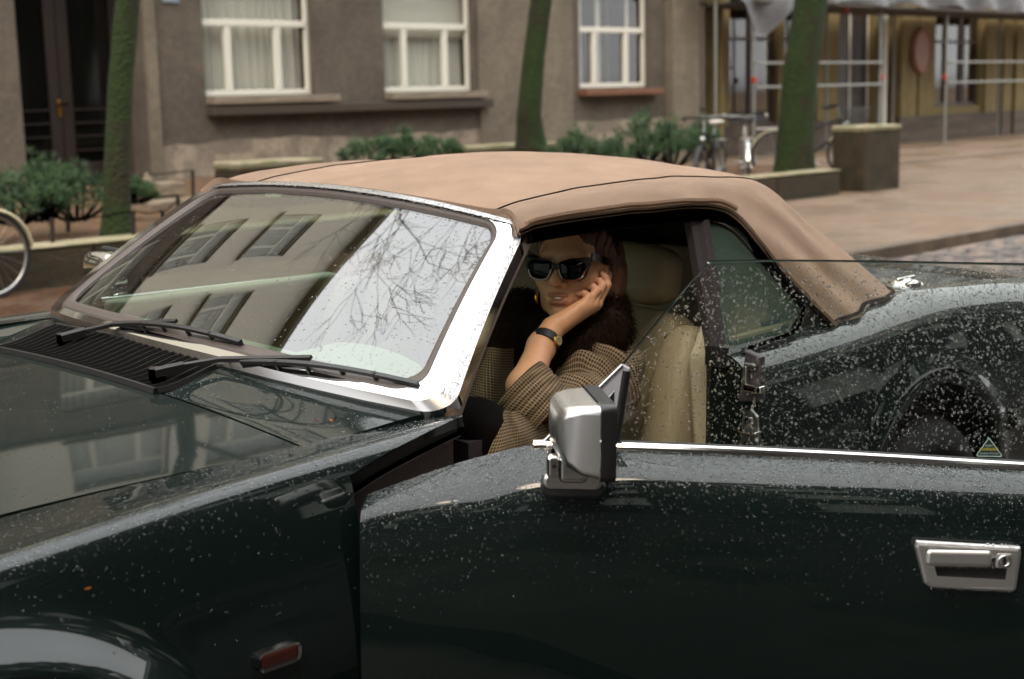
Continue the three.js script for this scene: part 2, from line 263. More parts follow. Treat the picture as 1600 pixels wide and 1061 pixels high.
// planting bed behind a low kerb wall
{
  const f = (u, v) => { const x = lerp(-14, 17.3, u), z = lerp(FACE + 0.02, WALLZ - 0.3, v); return V(x, 0.46 - 0.1 * v + 0.05 * (fbm(x * 1.3, z * 1.3, 2) - 0.5), z); };
  struct('soil_bed', sheet(f, 120, 24, { uv: (u, v, p) => [p.x, p.z] }), M.soil);
  const top = W(128, 384, 2, WALLZ).y, segs = [];
  seed(5);
  for (let x = -14; x < 16.0;) { const l = rnd(1.1, 1.5); segs.push([x, Math.min(x + l - 0.012, 16.05)]); x += l; }
  const wall = thing('low_garden_wall', 'low mossy stone kerb wall edging the planted bed along the pavement', 'garden wall');
  for (const [a, b] of segs) { part('stone_block', rbox(b - a, top - 0.0, 0.34, 0.025, (a + b) / 2, top / 2 + rnd(-0.006, 0.006), WALLZ - 0.17 + rnd(-0.008, 0.008)), M.stone, wall); part('coping_stone', rbox(b - a, 0.02, 0.35, 0.009, (a + b) / 2, top + 0.011, WALLZ - 0.17), M.mossTop, wall); }
}
// square stone piers and the mossy block among the bushes
function pier(px0, px1, pyTop, z, depth, label, y0 = 0.1) {
  const a = W(px0, pyTop, 2, z), b = W(px1, pyTop, 2, z), w = b.x - a.x, h = (a.y + b.y) / 2 - y0, t = thing('stone_pier', label, 'stone pier', [(a.x + b.x) / 2, y0, z - depth / 2], 0, 'mossy stone blocks of the planted bed');
  part('block', rbox(w, h - 0.07, depth, 0.03, 0, (h - 0.07) / 2, 0, 2), M.stone, t); part('mossy_cap', rbox(w + 0.03, 0.08, depth + 0.03, 0.03, 0, h - 0.035, 0, 2), M.mossTop, t); return t;
}
pier(1353, 1408, 196, -10.1, 0.5, 'big square mossy stone pier at the end of the garden wall on the right');
pier(372, 505, 251, -12.4, 0.45, 'long dark stone block with a mossy top between the small tree and the wall', 0.35);
pier(720, 872, 226, -12.6, 0.4, 'pale mossy stone block at the foot of the middle tree', 0.35);

// ================================================================ the brown apartment house
const at = (px, py, z = FACE) => W(px, py, 2, z);
const house = thing('apartment_building', 'grey brown rendered apartment building with white framed windows behind the car', 'building');
function windowAt(parent, x0, x1, y0, y1, transom, mulls, z, style, nameIt = 'window') {
  const f = [], d = 0.07, w = 0.06, bar = (a, b, c, e, dz = 0) => f.push(rbox(b - a, e - c, d, 0.008, (a + b) / 2, (c + e) / 2, z - d / 2 + dz));
  bar(x0, x1, y0, y0 + w * 1.3); bar(x0, x1, y1 - w, y1); bar(x0, x0 + w, y0 + w * 1.3, y1 - w); bar(x1 - w, x1, y0 + w * 1.3, y1 - w);
  const iw = x1 - x0; bar(x0 + w, x1 - w, transom, transom + 0.09, 0.012); for (const m of mulls) bar(x0 + iw * m - 0.05, x0 + iw * m + 0.05, y0 + w * 1.3, transom, 0.006);
  const win = part(nameIt, f, M.white, parent), edges = [0, ...mulls, 1];
  const pane = (a, b, c, e) => part('pane', between(a, b, c, e, z - 0.05, z - 0.045), M.pane, win);
  for (let k = 0; k < edges.length - 1; k++) pane(x0 + iw * edges[k] + w * 0.8, x0 + iw * edges[k + 1] - w * 0.8, y0 + w, transom);
  pane(x0 + w, x1 - w, transom + 0.09, y1 - w);
  if (style) {
    const span = style === 'half' ? [[0.02, 0.98, 0.62]] : style === 'strips' ? [[0.16, 0.22, 1], [0.42, 0.48, 1], [0.57, 0.6, 1], [0.82, 0.88, 1]] : [[0.01, 0.99, 1]];
    for (const [a, b, h] of span) {
      const s = (u, v) => { const x = x0 + iw * lerp(a, b, u); return V(x, lerp(y0, style === 'half' ? lerp(y0, y1, h) : y1, v), z - 0.2 + 0.035 * Math.sin(x * 46 + 2 * Math.sin(x * 7)) * (0.6 + 0.4 * noise(x * 9, v * 2, 3))); };
      part('curtain', sheet(s, Math.max(8, Math.round(iw * (b - a) * 60)), 4), M.curtain, win);
    }
    if (style === 'half') part('blind', between(x0, x1, lerp(y0, y1, 0.45), y1, z - 0.16, z - 0.155), M.curtain, win);
  }
  return win;
}
{
  const holes = [], rect = (a, b, c, e) => [[a, c], [b, c], [b, e], [a, e]];
  const w1 = [at(322, 150).x, at(493, 147).x], w2 = [at(602, 140).x, at(742, 140).x], w3 = [at(906, 137).x, at(1015, 137).x];
  const y0 = 1.5, y1 = 3.35, tr = at(319, 37).y - 0.02, x0 = -16, x1 = at(1062, 100).x, top = 16.4;
  const door = [at(37, 200).x, at(232, 200).x], ground = [];
  for (const [k, [a, b]] of [w1, w2, w3].entries()) { holes.push(rect(a, b, y0 + 0.02, y1)); ground.push([a, b, k]); }
  for (const a of [-13.2, -9.8, -6.4, -3, 0.4, 3.8]) { holes.push(rect(a, a + 1.85, y0, y1)); ground.push([a, a + 1.85, 3]); }
  holes.push(rect(door[0], door[1], 0.3, 3.5));
  const upper = [];
  for (let fl = 0; fl < 3; fl++) for (const a of [-13.2, -9.8, -6.4, -3, 0.4, 3.8, w1[0] - 2.55, w1[0], w2[0], w3[0]]) { const yy = 4.75 + fl * 3.25; upper.push([a, a + 1.85, yy, yy + 1.95]); holes.push(rect(a, a + 1.85, yy, yy + 1.95)); }
  part('wall', plate(rect(x0, x1, 0.1, top), 0.4, 0, holes).translate(0, 0, FACE), M.plaster, house);
  part('upper_wall', plate(rect(x0, x1, 7.84, 16.0), 0.03, 0, holes.filter((h) => h[0][1] > 7.9)).translate(0, 0, FACE + 0.03), std({ bumpMap: T.plasterBump, bumpScale: 0.006, roughness: 0.95, color: 0xdcd6c6 }), house);
  part('pale_wall_bay', between(at(747, 100).x, at(893, 100).x, 0.1, 4.2, FACE + 0.0, FACE + 0.035), M.plasterPale, house);
  part('pilaster', between(at(1040, 100).x, at(1064, 100).x + 0.35, 0.1, top, FACE, FACE + 0.16), M.plasterPale, house);
  part('corner_pilaster', between(at(226, 100).x, at(243, 100).x, 0.1, 4, FACE, FACE + 0.06), M.plasterPale, house);
  part('worn_plinth', sheet((u, v) => { const x = lerp(door[1] + 0.02, x1, u), y = lerp(0.1, 0.92 + 0.2 * (fbm(x * 0.9, 3, 1) - 0.4), v); return V(x, y, FACE + 0.012); }, 80, 2, { skirt: 0.02, uv: (u, v, p) => [p.x, p.y] }), M.worn, house);
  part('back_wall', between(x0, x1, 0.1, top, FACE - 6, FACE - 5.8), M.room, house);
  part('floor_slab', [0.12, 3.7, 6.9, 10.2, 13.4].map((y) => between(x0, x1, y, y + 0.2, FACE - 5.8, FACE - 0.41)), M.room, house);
  part('side_wall', between(x0, x0 + 0.3, 0.1, top, FACE - 5.8, FACE - 0.41), M.plaster, house); part('side_wall', between(x1 - 0.3, x1, 0.1, top, FACE - 5.8, FACE - 0.41), M.plaster, house);
  const roof = part('roof', plate([[FACE - 6.3, 16.35], [FACE + 0.45, 16.35], [FACE + 0.45, 16.55], [FACE - 2.6, 18], [FACE - 6.3, 16.6]], x1 - x0 + 0.2).rotateY(PI / 2).scale(1, 1, 1).translate(x1 + 0.1, 0, 0), std({ color: 0x5b3a30, roughness: 0.8 }), house);
  void roof;
  part('cornice', [rbox(x1 - x0, 0.28, 0.5, 0.04, (x0 + x1) / 2, 16.16, FACE + 0.2), rbox(x1 - x0, 0.16, 0.14, 0.03, (x0 + x1) / 2, 4.25, FACE + 0.06)], M.plasterPale, house);
  const ledge = [at(323, 176).x, at(759, 165).x];
  part('ledge', rbox(ledge[1] - ledge[0], 0.13, 0.2, 0.02, (ledge[0] + ledge[1]) / 2, 1.33, FACE + 0.09), M.plasterDark, house);
  ground.forEach(([a, b, k]) => {
    const pink = k === 2, w = windowAt(house, a, b, y0 + 0.03, y1 - 0.01, tr, k === 0 ? [0.25, 0.7] : [0.265, 0.72], FACE - 0.1, ['full', 'half', 'strips', 'full'][k]);
    const e = pink ? 0.16 : k === 0 ? 0.3 : 0.1, l = k === 0 ? a : a - (pink ? 0.05 : 0.02);
    part('sill', rbox(b - l + e, pink ? 0.11 : 0.1, 0.32, 0.02, (l + b + e) / 2, y0 - (pink ? 0.05 : 0.035), FACE + 0.05), pink ? M.sillPink : M.sillPale, w);
  });
  const pil = []; for (let x = -15; x < x1 - 1; x += 1.7) { const free = upper.every(([a, b]) => x + 0.35 < a || x - 0.35 > b); if (free) pil.push(x); } pil.push((w1[1] + w2[0]) / 2, (w2[1] + w3[0]) / 2); pil.forEach((x) => part('pilaster', rbox(0.6, 8.1, 0.3, 0.02, x, 11.95, FACE + 0.17), std({ color: 0xf4f0e6, roughness: 0.8 }), house));
  for (const y of [7.75]) part('string_course', rbox(x1 - x0, 0.14, 0.1, 0.02, (x0 + x1) / 2, y, FACE + 0.045), M.plasterDark, house);
  seed(3); upper.forEach(([a, b, c, e]) => { const w = windowAt(house, a, b, c, e, lerp(c, e, 0.62), [0.27, 0.72], FACE - 0.1, rnd() < 0.7 ? 'full' : 'half'); part('sill', rbox(b - a + 0.2, 0.07, 0.3, 0.02, (a + b) / 2, c - 0.03, FACE + 0.03), M.sillPale, w); });
  // entrance, set back in its opening
  const z = FACE - 0.55, dw = door[1] - door[0], mid = at(93, 150, z).x;
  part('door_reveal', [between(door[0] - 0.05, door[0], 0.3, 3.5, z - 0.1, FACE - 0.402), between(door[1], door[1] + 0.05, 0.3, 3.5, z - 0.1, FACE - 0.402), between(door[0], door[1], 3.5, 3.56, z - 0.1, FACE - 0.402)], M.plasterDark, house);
  for (const s of [-1, 1]) {
    const a = s < 0 ? door[0] : mid + 0.006, b = s < 0 ? mid - 0.006 : Math.min(door[1], mid + (mid - door[0]) + 0.5), g = [], st = 0.16, ly = 0.72, hy = 3.2;
    g.push(rbox(st, 3.1, 0.07, 0.01, a + st / 2, 1.9, z), rbox(st, 3.1, 0.07, 0.01, b - st / 2, 1.9, z), rbox(b - a - 2 * st, ly - 0.35, 0.06, 0.01, (a + b) / 2, (0.35 + ly) / 2, z), rbox(b - a - 2 * st, 0.25, 0.07, 0.01, (a + b) / 2, hy + 0.12, z));
    const leaf = part('door', g, M.doorWood, house); part('pane', between(a + st, b - st, ly, hy, z - 0.02, z - 0.005), M.doorGlass, leaf);
    for (const y of [0.88, 1.06, 1.23, 1.4]) part('bar', rod(V(a + st, y, z + 0.03), V(b - st, y, z + 0.03), 0.012, 6), M.iron, leaf);
    if (s < 0) part('handle', [rbox(0.05, 0.22, 0.02, 0.01, b - st / 2 + 0.05, 1.42, z + 0.045), capped([[b - st / 2 + 0.05, 1.46, z + 0.05], [b - st / 2 + 0.05, 1.47, z + 0.1], [b - st / 2 + 0.16, 1.47, z + 0.1]], 0.014, 6)], M.brass, leaf);
  }
  part('door_step', [rbox(dw, 0.14, 0.7, 0.02, (door[0] + door[1]) / 2, 0.27, FACE - 0.2)], M.kerb, house);
  const hn = at(266, 1); part('number_plate', rbox(0.26, 0.16, 0.02, 0.01, hn.x, hn.y + 0.05, FACE + 0.012), std({ color: 0x7c8792, roughness: 0.4 }), house);
}
{ // rainwater pipe at the joint of the two houses
  const x = at(1088, 100).x, t = thing('drainpipe', 'brown drainpipe running down the joint between the grey brown and yellow buildings', 'drainpipe');
  part('pipe', rod(V(x, 0.1, FACE + 0.12), V(x, 14, FACE + 0.12), 0.06, 12), M.pipe, t); for (const y of [1.1, 3, 5.5, 8]) part('bracket', rbox(0.16, 0.05, 0.16, 0.01, x, y, FACE + 0.1), M.iron, t);
}
// ================================================================ the yellow shop house
{
  const shop = thing('shop_building', 'yellow rendered shop building with grey plinth behind scaffolding on the right', 'building'), s = (px, py = 150) => W(px, py, 2, SHOP), x0 = s(1092).x, x1 = 60, y0 = 0.1, top = 12;
  const rect = (a, b, c, e) => [[a, c], [b, c], [b, e], [a, e]], o = [[1140, 1216, 0.72], [1226, 1277, 0.72], [1310, 1366, 0.13], [1378, 1401, 0.13], [1456, 1531, 0.9], [1554, 1561, 0.13], [1575.5, 1580, 0.13]].map(([a, b, y]) => [s(a).x, s(b).x, y]), hs = o.map(([a, b, y]) => rect(a, b, y, 3.3));
  const up = []; for (let fl = 0; fl < 2; fl++) for (const a of [22, 25.5, 29, 32.5, 36, 39.5, 43]) up.push([x0 + a - 21, x0 + a - 19.3, 4.9 + fl * 3.3, 6.8 + fl * 3.3]);
  part('wall', plate(rect(x0, x1, y0, top), 0.35, 0, [...hs, ...up.map((q) => rect(...q))]).translate(0, 0, SHOP), M.ochre, shop);
  part('return_wall', between(x0 - 0.1, x0, y0, top, SHOP - 0.35, FACE - 0.4), M.ochre, shop);
  part('plinth', [[x0, o[0][0]], [o[0][0], o[2][0]], [o[3][1], o[5][0]], [o[5][1], o[6][0]], [o[6][1], x1]].map(([a, b]) => rbox(b - a, 0.62, 0.1, 0.01, (a + b) / 2, 0.41, SHOP + 0.048)), M.plinth, shop);
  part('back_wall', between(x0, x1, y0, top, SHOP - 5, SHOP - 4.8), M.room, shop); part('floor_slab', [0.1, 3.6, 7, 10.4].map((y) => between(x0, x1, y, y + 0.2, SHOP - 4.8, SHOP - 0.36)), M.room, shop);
  part('roof', between(x0, x1, top, top + 0.3, SHOP - 5, SHOP + 0.3), M.plank, shop);
  up.forEach((q) => windowAt(shop, q[0], q[1], q[2], q[3], lerp(q[2], q[3], 0.65), [0.5], SHOP - 0.1, 'full'));
  const shopWindow = (k, n, mat) => { const [a, b, y] = o[k], z = SHOP - 0.14, g = [rbox(b - a, 0.09, 0.08, 0.01, (a + b) / 2, y + 0.045, z), rbox(b - a, 0.09, 0.08, 0.01, (a + b) / 2, 3.25, z), rbox(b - a, 0.07, 0.08, 0.01, (a + b) / 2, 2.45, z)];
    for (let i = 0; i <= n; i++) g.push(rbox(0.08, 3.3 - y, 0.08, 0.01, lerp(a + 0.04, b - 0.04, i / n), (3.3 + y) / 2, z + 0.004)); const w = part('shop_window', g, mat, shop);
    for (let i = 0; i < n; i++) part('pane', between(lerp(a, b, i / n) + 0.06, lerp(a, b, (i + 1) / n) - 0.06, y + 0.08, 3.2, z - 0.01, z - 0.004), M.pane, w); return w; };
  shopWindow(0, 2, M.shopFrame); shopWindow(1, 2, M.shopFrame); shopWindow(4, 3, M.shopFrame);
  { const [a, b] = o[2], z = SHOP - 0.2, m = (a + b) / 2; for (const [p, q] of [[a, m - 0.01], [m + 0.01, b]]) { const d = part('door', [rbox(q - p, 3.1, 0.06, 0.01, (p + q) / 2, 1.7, z)], M.shopFrame, shop); for (const [c, e] of [[0.4, 1.1], [1.3, 2.9]]) part('door_panel', rbox((q - p) * 0.6, e - c, 0.03, 0.012, (p + q) / 2, (c + e) / 2, z + 0.035), M.doorWood, d); part('cover_strip', rbox(0.05, 2.9, 0.03, 0.01, q - 0.06, 1.7, z + 0.05), M.white, d); } }
  { const [a, b] = o[3]; part('recessed_door', rbox(b - a, 3.2, 0.06, 0.01, (a + b) / 2, 1.7, SHOP - 0.34), M.doorWood, shop); for (const px of [1371, 1376]) part('post', rbox(0.14, 3.1, 0.12, 0.02, s(px).x, 1.65, SHOP + 0.06), px === 1371 ? M.galv : M.white, shop); }
  for (const [a, b] of [[1402, 1426], [1430, 1454], [1534, 1552], [1562, 1575], [1581, 1592]]) part('pilaster', between(s(a).x, s(b).x, 0.72, 3.4, SHOP, SHOP + 0.1), M.ochre, shop);
  const pl = s(1430, 80), oval = []; for (let k = 0; k < 28; k++) oval.push([0.42 * Math.cos(k / 28 * 2 * PI), 0.52 * Math.sin(k / 28 * 2 * PI)]);
  const sign = thing('oval_plaque', 'pinkish oval wall plaque on the yellow pilaster under the scaffold deck', 'plaque', [pl.x, pl.y, SHOP + 0.1]);
  part('board', plate(oval, 0.08, 0.02).translate(0, 0, 0.1), M.plaque, sign); part('trim', sweep(oval.map(([x, y]) => V(x * 0.9, y * 0.9, 0.1)), V(0, 0, 1), [[-0.02, 0], [-0.02, 0.025], [0.02, 0.025], [0.02, 0]], true), M.plaqueTrim, sign);
  // scaffold in front of it
  const z1 = SHOP + 1.7, q = (px, py) => W(px, py, 2, z1), sc = thing('scaffolding', 'galvanised tube scaffolding with plank deck along the yellow building', 'scaffolding'), xs = [1178, 1375, 1478, 1640].map((p) => q(p, 120).x);
  const tube = (a, b, m = M.galv, r = 0.027) => part('tube', rod(a, b, r, 10), m, sc);
  for (const x of [...xs, q(1118, 120).x]) { tube(V(x, 0.12, z1), V(x, 5.2, z1)); tube(V(x + 0.1, 0.12, SHOP + 0.35), V(x + 0.1, 5.2, SHOP + 0.35)); part('base_plate', rbox(0.16, 0.02, 0.16, 0.004, x, 0.13, z1), M.galv, sc); }
  const hy = [q(1372, 98).y, q(1372, 132).y];
  for (const y of hy) { tube(V(xs[0], y, z1 + 0.05), V(xs[1], y, z1 + 0.05), M.galv, 0.026); tube(V(xs[2], y, z1 + 0.05), V(xs[3], y, z1 + 0.05), M.galv, 0.026); }
  tube(V(xs[0] - 1.6, hy[0] - 0.95, z1), V(xs[0], hy[0] - 0.95, z1), M.galv, 0.03);
  for (const [px, py] of [[1178, 125], [1378, 120], [1476, 120], [1322, 14]]) { const p = q(px, py); part('red_clip', rbox(0.075, 0.12, 0.085, 0.015, p.x, p.y, z1), M.red, sc); }
  const dy = q(1500, 26).y + 0.12; for (let k = 0; k < 6; k++) part('deck_plank', rbox(xs[3] + 4 - xs[0] + 0.2, 0.05, 0.26, 0.008, (xs[0] + xs[3] + 4) / 2, dy, SHOP + 0.3 + k * 0.29), M.plank, sc);
  const tp = thing('plastic_sheet', 'grey plastic dust sheet sagging along the scaffold edge above the shop', 'plastic sheet');
  const hang = (u, v) => { const x = lerp(q(1108, 20).x, xs[3] + 4, u), sag = Math.exp(-Math.pow((x - q(1192, 40).x) / 0.62, 2)), lo = dy + 0.05 - 0.62 * sag - 0.06 * Math.sin(x * 3.1) * fbm(x, 1, 1); return V(x, lerp(lo, dy + 1.6, v), z1 + 0.1 + 0.1 * Math.sin(x * 4 + v * 5 + 2 * fbm(x, v * 3, 2)) * (1 - v * 0.5) + 0.05 * fbm(x * 5, v * 6, 4)); };
  part('sheet', sheet(hang, 160, 12), M.tarp, tp);
}
// ================================================================ houses on the near side, behind the camera: what the door and the wing mirror
{
  const nb = thing('apartment_building', 'dark tall apartment building across the street, out of the picture', 'building'), z = 7.4, rect = (a, b, c, e) => [[a, c], [b, c], [b, e], [a, e]], hs = [], ws = [];
  for (let fl = 0; fl < 4; fl++) for (let k = 0; k < 17; k++) { const x = -58 + k * 4.1, y = 1.5 + fl * 3.4; ws.push([x, x + 1.6, y, y + 1.9]); hs.push(rect(...ws[ws.length - 1])); }
  const dark = std({ map: T.plaster, color: 0x3c3936, roughness: 0.95 });
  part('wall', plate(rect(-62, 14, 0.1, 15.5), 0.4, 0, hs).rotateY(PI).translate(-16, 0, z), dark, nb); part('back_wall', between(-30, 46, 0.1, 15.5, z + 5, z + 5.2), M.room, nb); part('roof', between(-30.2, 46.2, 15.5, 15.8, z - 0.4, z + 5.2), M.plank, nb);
  for (const [a, b, c, e] of ws) { const x0 = -16 - b, x1 = -16 - a; part('window', [between(x0, x1, c, c + 0.07, z + 0.1, z + 0.16), between(x0, x1, e - 0.07, e, z + 0.1, z + 0.16), between((x0 + x1) / 2 - 0.05, (x0 + x1) / 2 + 0.05, c + 0.07, e - 0.07, z + 0.1, z + 0.16)], M.white, nb); part('curtain', between(x0, x1, c, e, z + 0.3, z + 0.31), M.curtain, nb); }
}
// ================================================================ trees
function tree(pts, label, rBase, rTop, s, height = 11, dense = 3) {
  seed(s);
  const t = thing('street_tree', label, 'tree', [0, 0, 0], 0, 'mossy street trees in front of the houses'), base = pts[0], P = (u) => { const k = clamp(u) * (pts.length - 1), i = Math.min(pts.length - 2, Math.floor(k)); return pts[i].clone().lerp(pts[i + 1], k - i); };
  const f = (u, v) => { const p = P(v), a = u * 2 * PI, h = p.y - base.y, r = lerp(rBase, rTop, Math.pow(v, 0.7)) * (1 + 0.35 * Math.exp(-h * 5)) * (1 + 0.16 * (fbm(Math.cos(a) * 1.6 + 5, Math.sin(a) * 1.6 + s, h * 0.9) - 0.5) + 0.05 * (noise(Math.cos(a) * 6, Math.sin(a) * 6 + s, h * 5) - 0.5)); return V(p.x + r * Math.cos(a), p.y, p.z - r * Math.sin(a)); };
  part('trunk', sheet(f, 40, 70, { uv: (u, v, p) => [u * 2 * PI * rBase, p.y] }), M.bark, t);
  const limbs = [], twigs = [];
  const grow = (p, d, r, len, lev) => {
    const q = p.clone().addScaledVector(d, len * 0.5).add(V(rnd(-0.05, 0.05), rnd(-0.02, 0.06), rnd(-0.05, 0.05)).multiplyScalar(len)), e = q.clone().addScaledVector(d.clone().add(V(rnd(-0.3, 0.3), rnd(0, 0.25), rnd(-0.3, 0.3))).normalize(), len * 0.5);
    r = Math.max(r, 0.0058); (lev < 2 ? limbs : twigs).push(rod(p, q, r, lev < 2 ? 7 : 4, r * 0.8), rod(q, e, r * 0.8, lev < 2 ? 7 : 4, r * 0.55));
    if (lev >= 5) return;
    const n = lev === 0 ? 4 : lev < 4 ? dense : 3;
    for (let i = 0; i < n; i++) { const o = i === 0 ? e : q.clone().lerp(e, rnd()); const nd = d.clone().add(V(rnd(-1, 1), rnd(-0.35, 0.6), rnd(-1, 1)).multiplyScalar(0.85)).normalize(); grow(o, nd, r * (i === 0 ? 0.55 : 0.45), len * rnd(0.62, 0.8), lev + 1); }
  };
  const tip = pts[pts.length - 1]; grow(tip, V(rnd(-0.2, 0.2), 1, rnd(-0.2, 0.2)).normalize(), rTop * 0.75, height * 0.2, 0); grow(tip.clone().add(V(0, -0.4, 0)), V(0.7, 0.8, 0.5).normalize(), rTop * 0.5, height * 0.19, 0); grow(tip.clone().add(V(0, -0.6, 0)), V(-0.6, 0.8, 0.6).normalize(), rTop * 0.5, height * 0.19, 0);
  part('limb', limbs, M.bark, t); part('crown', twigs, M.twig, t);
}
const TZ = -10.9;
const tp = (list, top, z = TZ) => { const a = list.map(([x, y]) => W(x, y, 2, z)), l = a[a.length - 1], b = a[a.length - 2], d = l.clone().sub(b).normalize(); a.push(l.clone().addScaledVector(d, top), l.clone().addScaledVector(d, top).add(V(0.1, top * 0.9, 0.1))); return a; };
tree(tp([[181, 376], [183, 250], [189, 120], [199, 0]], 1.9), 'mossy green trunk of the left tree growing in front of the house door', 0.108, 0.095, 21, 17, 4);
tree(tp([[830, 232], [826, 180], [834, 90], [846, 0]], 1.2, -12.3), 'mossy green trunk of the middle tree rising behind the car roof', 0.15, 0.12, 22);
tree(tp([[1240, 285], [1244, 200], [1252, 100], [1268, -8]], 1.3), 'thick mossy green trunk of the right tree beside the stone pier', 0.245, 0.2, 23, 13);

// ================================================================ mountain pines
const needleMats = [0x3f5c38, 0x344e34, 0x4e6840].map((c) => std({ color: c, roughness: 0.6, side: THREE.DoubleSide }));
function pine(px, py, z, w, h, label, s) {
  seed(s); const b = W(px, py, 2, z), t = thing('mountain_pine', label, 'shrub', [b.x, b.y, z], 0, 'mountain pines in the planted bed'), stems = [], tufts = [[], [], []];
  h *= 0.8; const n = Math.round(34 * Math.max(1, w * h * 2.4));
  for (let k = 0; k < n; k++) {
    const a = rnd(2 * PI), r = Math.sqrt(rnd()) * w * 0.5, tip = V(Math.cos(a) * r, h * (0.3 + 0.7 * (1 - Math.pow(2 * r / w, 2)) * rnd(0.55, 1)), Math.sin(a) * r * 0.8), from = V(tip.x * 0.2, 0, tip.z * 0.2), mid = V(tip.x * 0.75, tip.y * 0.4, tip.z * 0.75);
    if (k % 2 === 0) stems.push(capped([from, mid, tip], (q) => 0.014 * (1 - q * 0.6), 4, 5));
    for (let j = 0; j < 7; j++) {
      const c = mid.clone().lerp(tip, 0.35 + 0.65 * (j + 1) / 7).add(V(rnd(-0.05, 0.05), rnd(-0.03, 0.03), rnd(-0.05, 0.05))), d0 = tip.clone().sub(mid).normalize(), pos = [], idx = [];
      for (let i = 0; i < 16; i++) { const d = d0.clone().multiplyScalar(0.55).add(V(rnd(-1, 1), rnd(-0.6, 1), rnd(-1, 1))).normalize(), l = rnd(0.05, 0.095), sd = d.clone().cross(V(rnd(-1, 1), rnd(-1, 1), rnd(-1, 1))).normalize().multiplyScalar(0.0032), e = c.clone().addScaledVector(d, l), q = pos.length / 3; pos.push(c.x - sd.x, c.y - sd.y, c.z - sd.z, c.x + sd.x, c.y + sd.y, c.z + sd.z, e.x, e.y, e.z); idx.push(q, q + 1, q + 2); }
      tufts[Math.floor(rnd(3))].push(geo(pos, idx));
    }
  }
  part('stem', stems, M.twig, t); tufts.forEach((g, k) => g.length && part('needles', g, needleMats[k], t));
}
for (const [px, py, z, w, h, label, s] of [
  [30, 350, -11.2, 1.0, 0.62, 'bushy mountain pine left of the left trunk, nearest the bicycle wheel', 31], [72, 345, -11.5, 0.9, 0.78, 'tallest of the pines left of the left trunk', 32], [120, 345, -11.4, 0.8, 0.6, 'mountain pine close against the left trunk', 33], [212, 318, -12.2, 0.4, 0.3, 'small pine sprig just right of the left trunk', 34],
  [580, 262, -12.2, 0.75, 0.5, 'leftmost small pine behind the middle of the car roof', 35], [633, 258, -12.2, 0.65, 0.55, 'pointed small pine behind the middle of the car roof', 36], [685, 252, -12.2, 0.6, 0.4, 'low small pine left of the middle trunk', 37],
  [902, 262, -11.7, 0.9, 0.62, 'pine bush just right of the middle trunk', 38], [950, 262, -11.6, 0.8, 0.5, 'low pine bush between two taller ones behind the roof', 39], [1005, 258, -11.5, 1.0, 0.85, 'large spreading pine bush behind the rear of the roof', 40], [1050, 262, -11.3, 1.05, 0.85, 'dense pine bush left of the parked bicycles', 41], [1098, 250, -12, 0.7, 0.75, 'dark pine behind the handlebars of the parked bicycles', 42],
]) pine(px, py, z, w, h, label, s);

// ================================================================ wire fence, stone steps
{
  const fence = thing('wire_fence', 'thin rusty iron post and wire fence round the planted bed', 'fence'), posts = [[10, 286, 317, -11], [129, 278, 304, -12.5], [105, 312, 340, -11.2], [81, 341, 372, -10.4], [208, 330, 362, -10.4], [301, 266, 294, -13.2], [278, 305, 330, -12], [254, 329, 354, -11]], tops = [];
  for (const [px, a, b, z] of posts) { const p = W(px, a, 2, z), q = W(px, b, 2, z); tops.push(p); part('post', rod(V(q.x, q.y - 0.12, z), p, 0.018, 6), M.iron, fence); }
  const wire = (i, j, k = 0) => part('wire', capped([tops[i].clone().add(V(0, -k, 0)), tops[i].clone().lerp(tops[j], 0.5).add(V(0, -k - 0.02, 0)), tops[j].clone().add(V(0, -k, 0))], 0.006, 4, 8), M.iron, fence);
  wire(0, 1); wire(1, 5); wire(2, 6); wire(3, 4); wire(4, 7); wire(7, 6, 0.02); wire(0, 3, 0.05);
  const a = W(212, 292, 2, -13.4), b = W(290, 292, 2, -13.4), st = thing('stone_steps', 'pale stone steps leading to the house door behind the wire fence', 'steps');
  part('step', rbox(b.x - a.x, 0.16, 0.4, 0.02, (a.x + b.x) / 2, a.y - 0.06, -13.6), M.sillPale, st); part('step', rbox(b.x - a.x + 0.2, 0.16, 0.4, 0.02, (a.x + b.x) / 2, a.y - 0.22, -13.2), M.sillPale, st); part('step', rbox(b.x - a.x + 0.4, 0.14, 0.4, 0.02, (a.x + b.x) / 2, a.y - 0.36, -12.8), M.kerb, st);
  const br = W(1005, 0, 2, -14); void br; const w = W(230, 286, 2, -13.6); const lump = thing('white_stone', 'small white stone standing on the pale steps', 'stone', [w.x, w.y - 0.1, -13.6]); part('rock', new THREE.IcosahedronGeometry(0.09, 2).scale(0.7, 1.3, 0.7).translate(0, 0.09, 0), M.sillPale, lump);
}
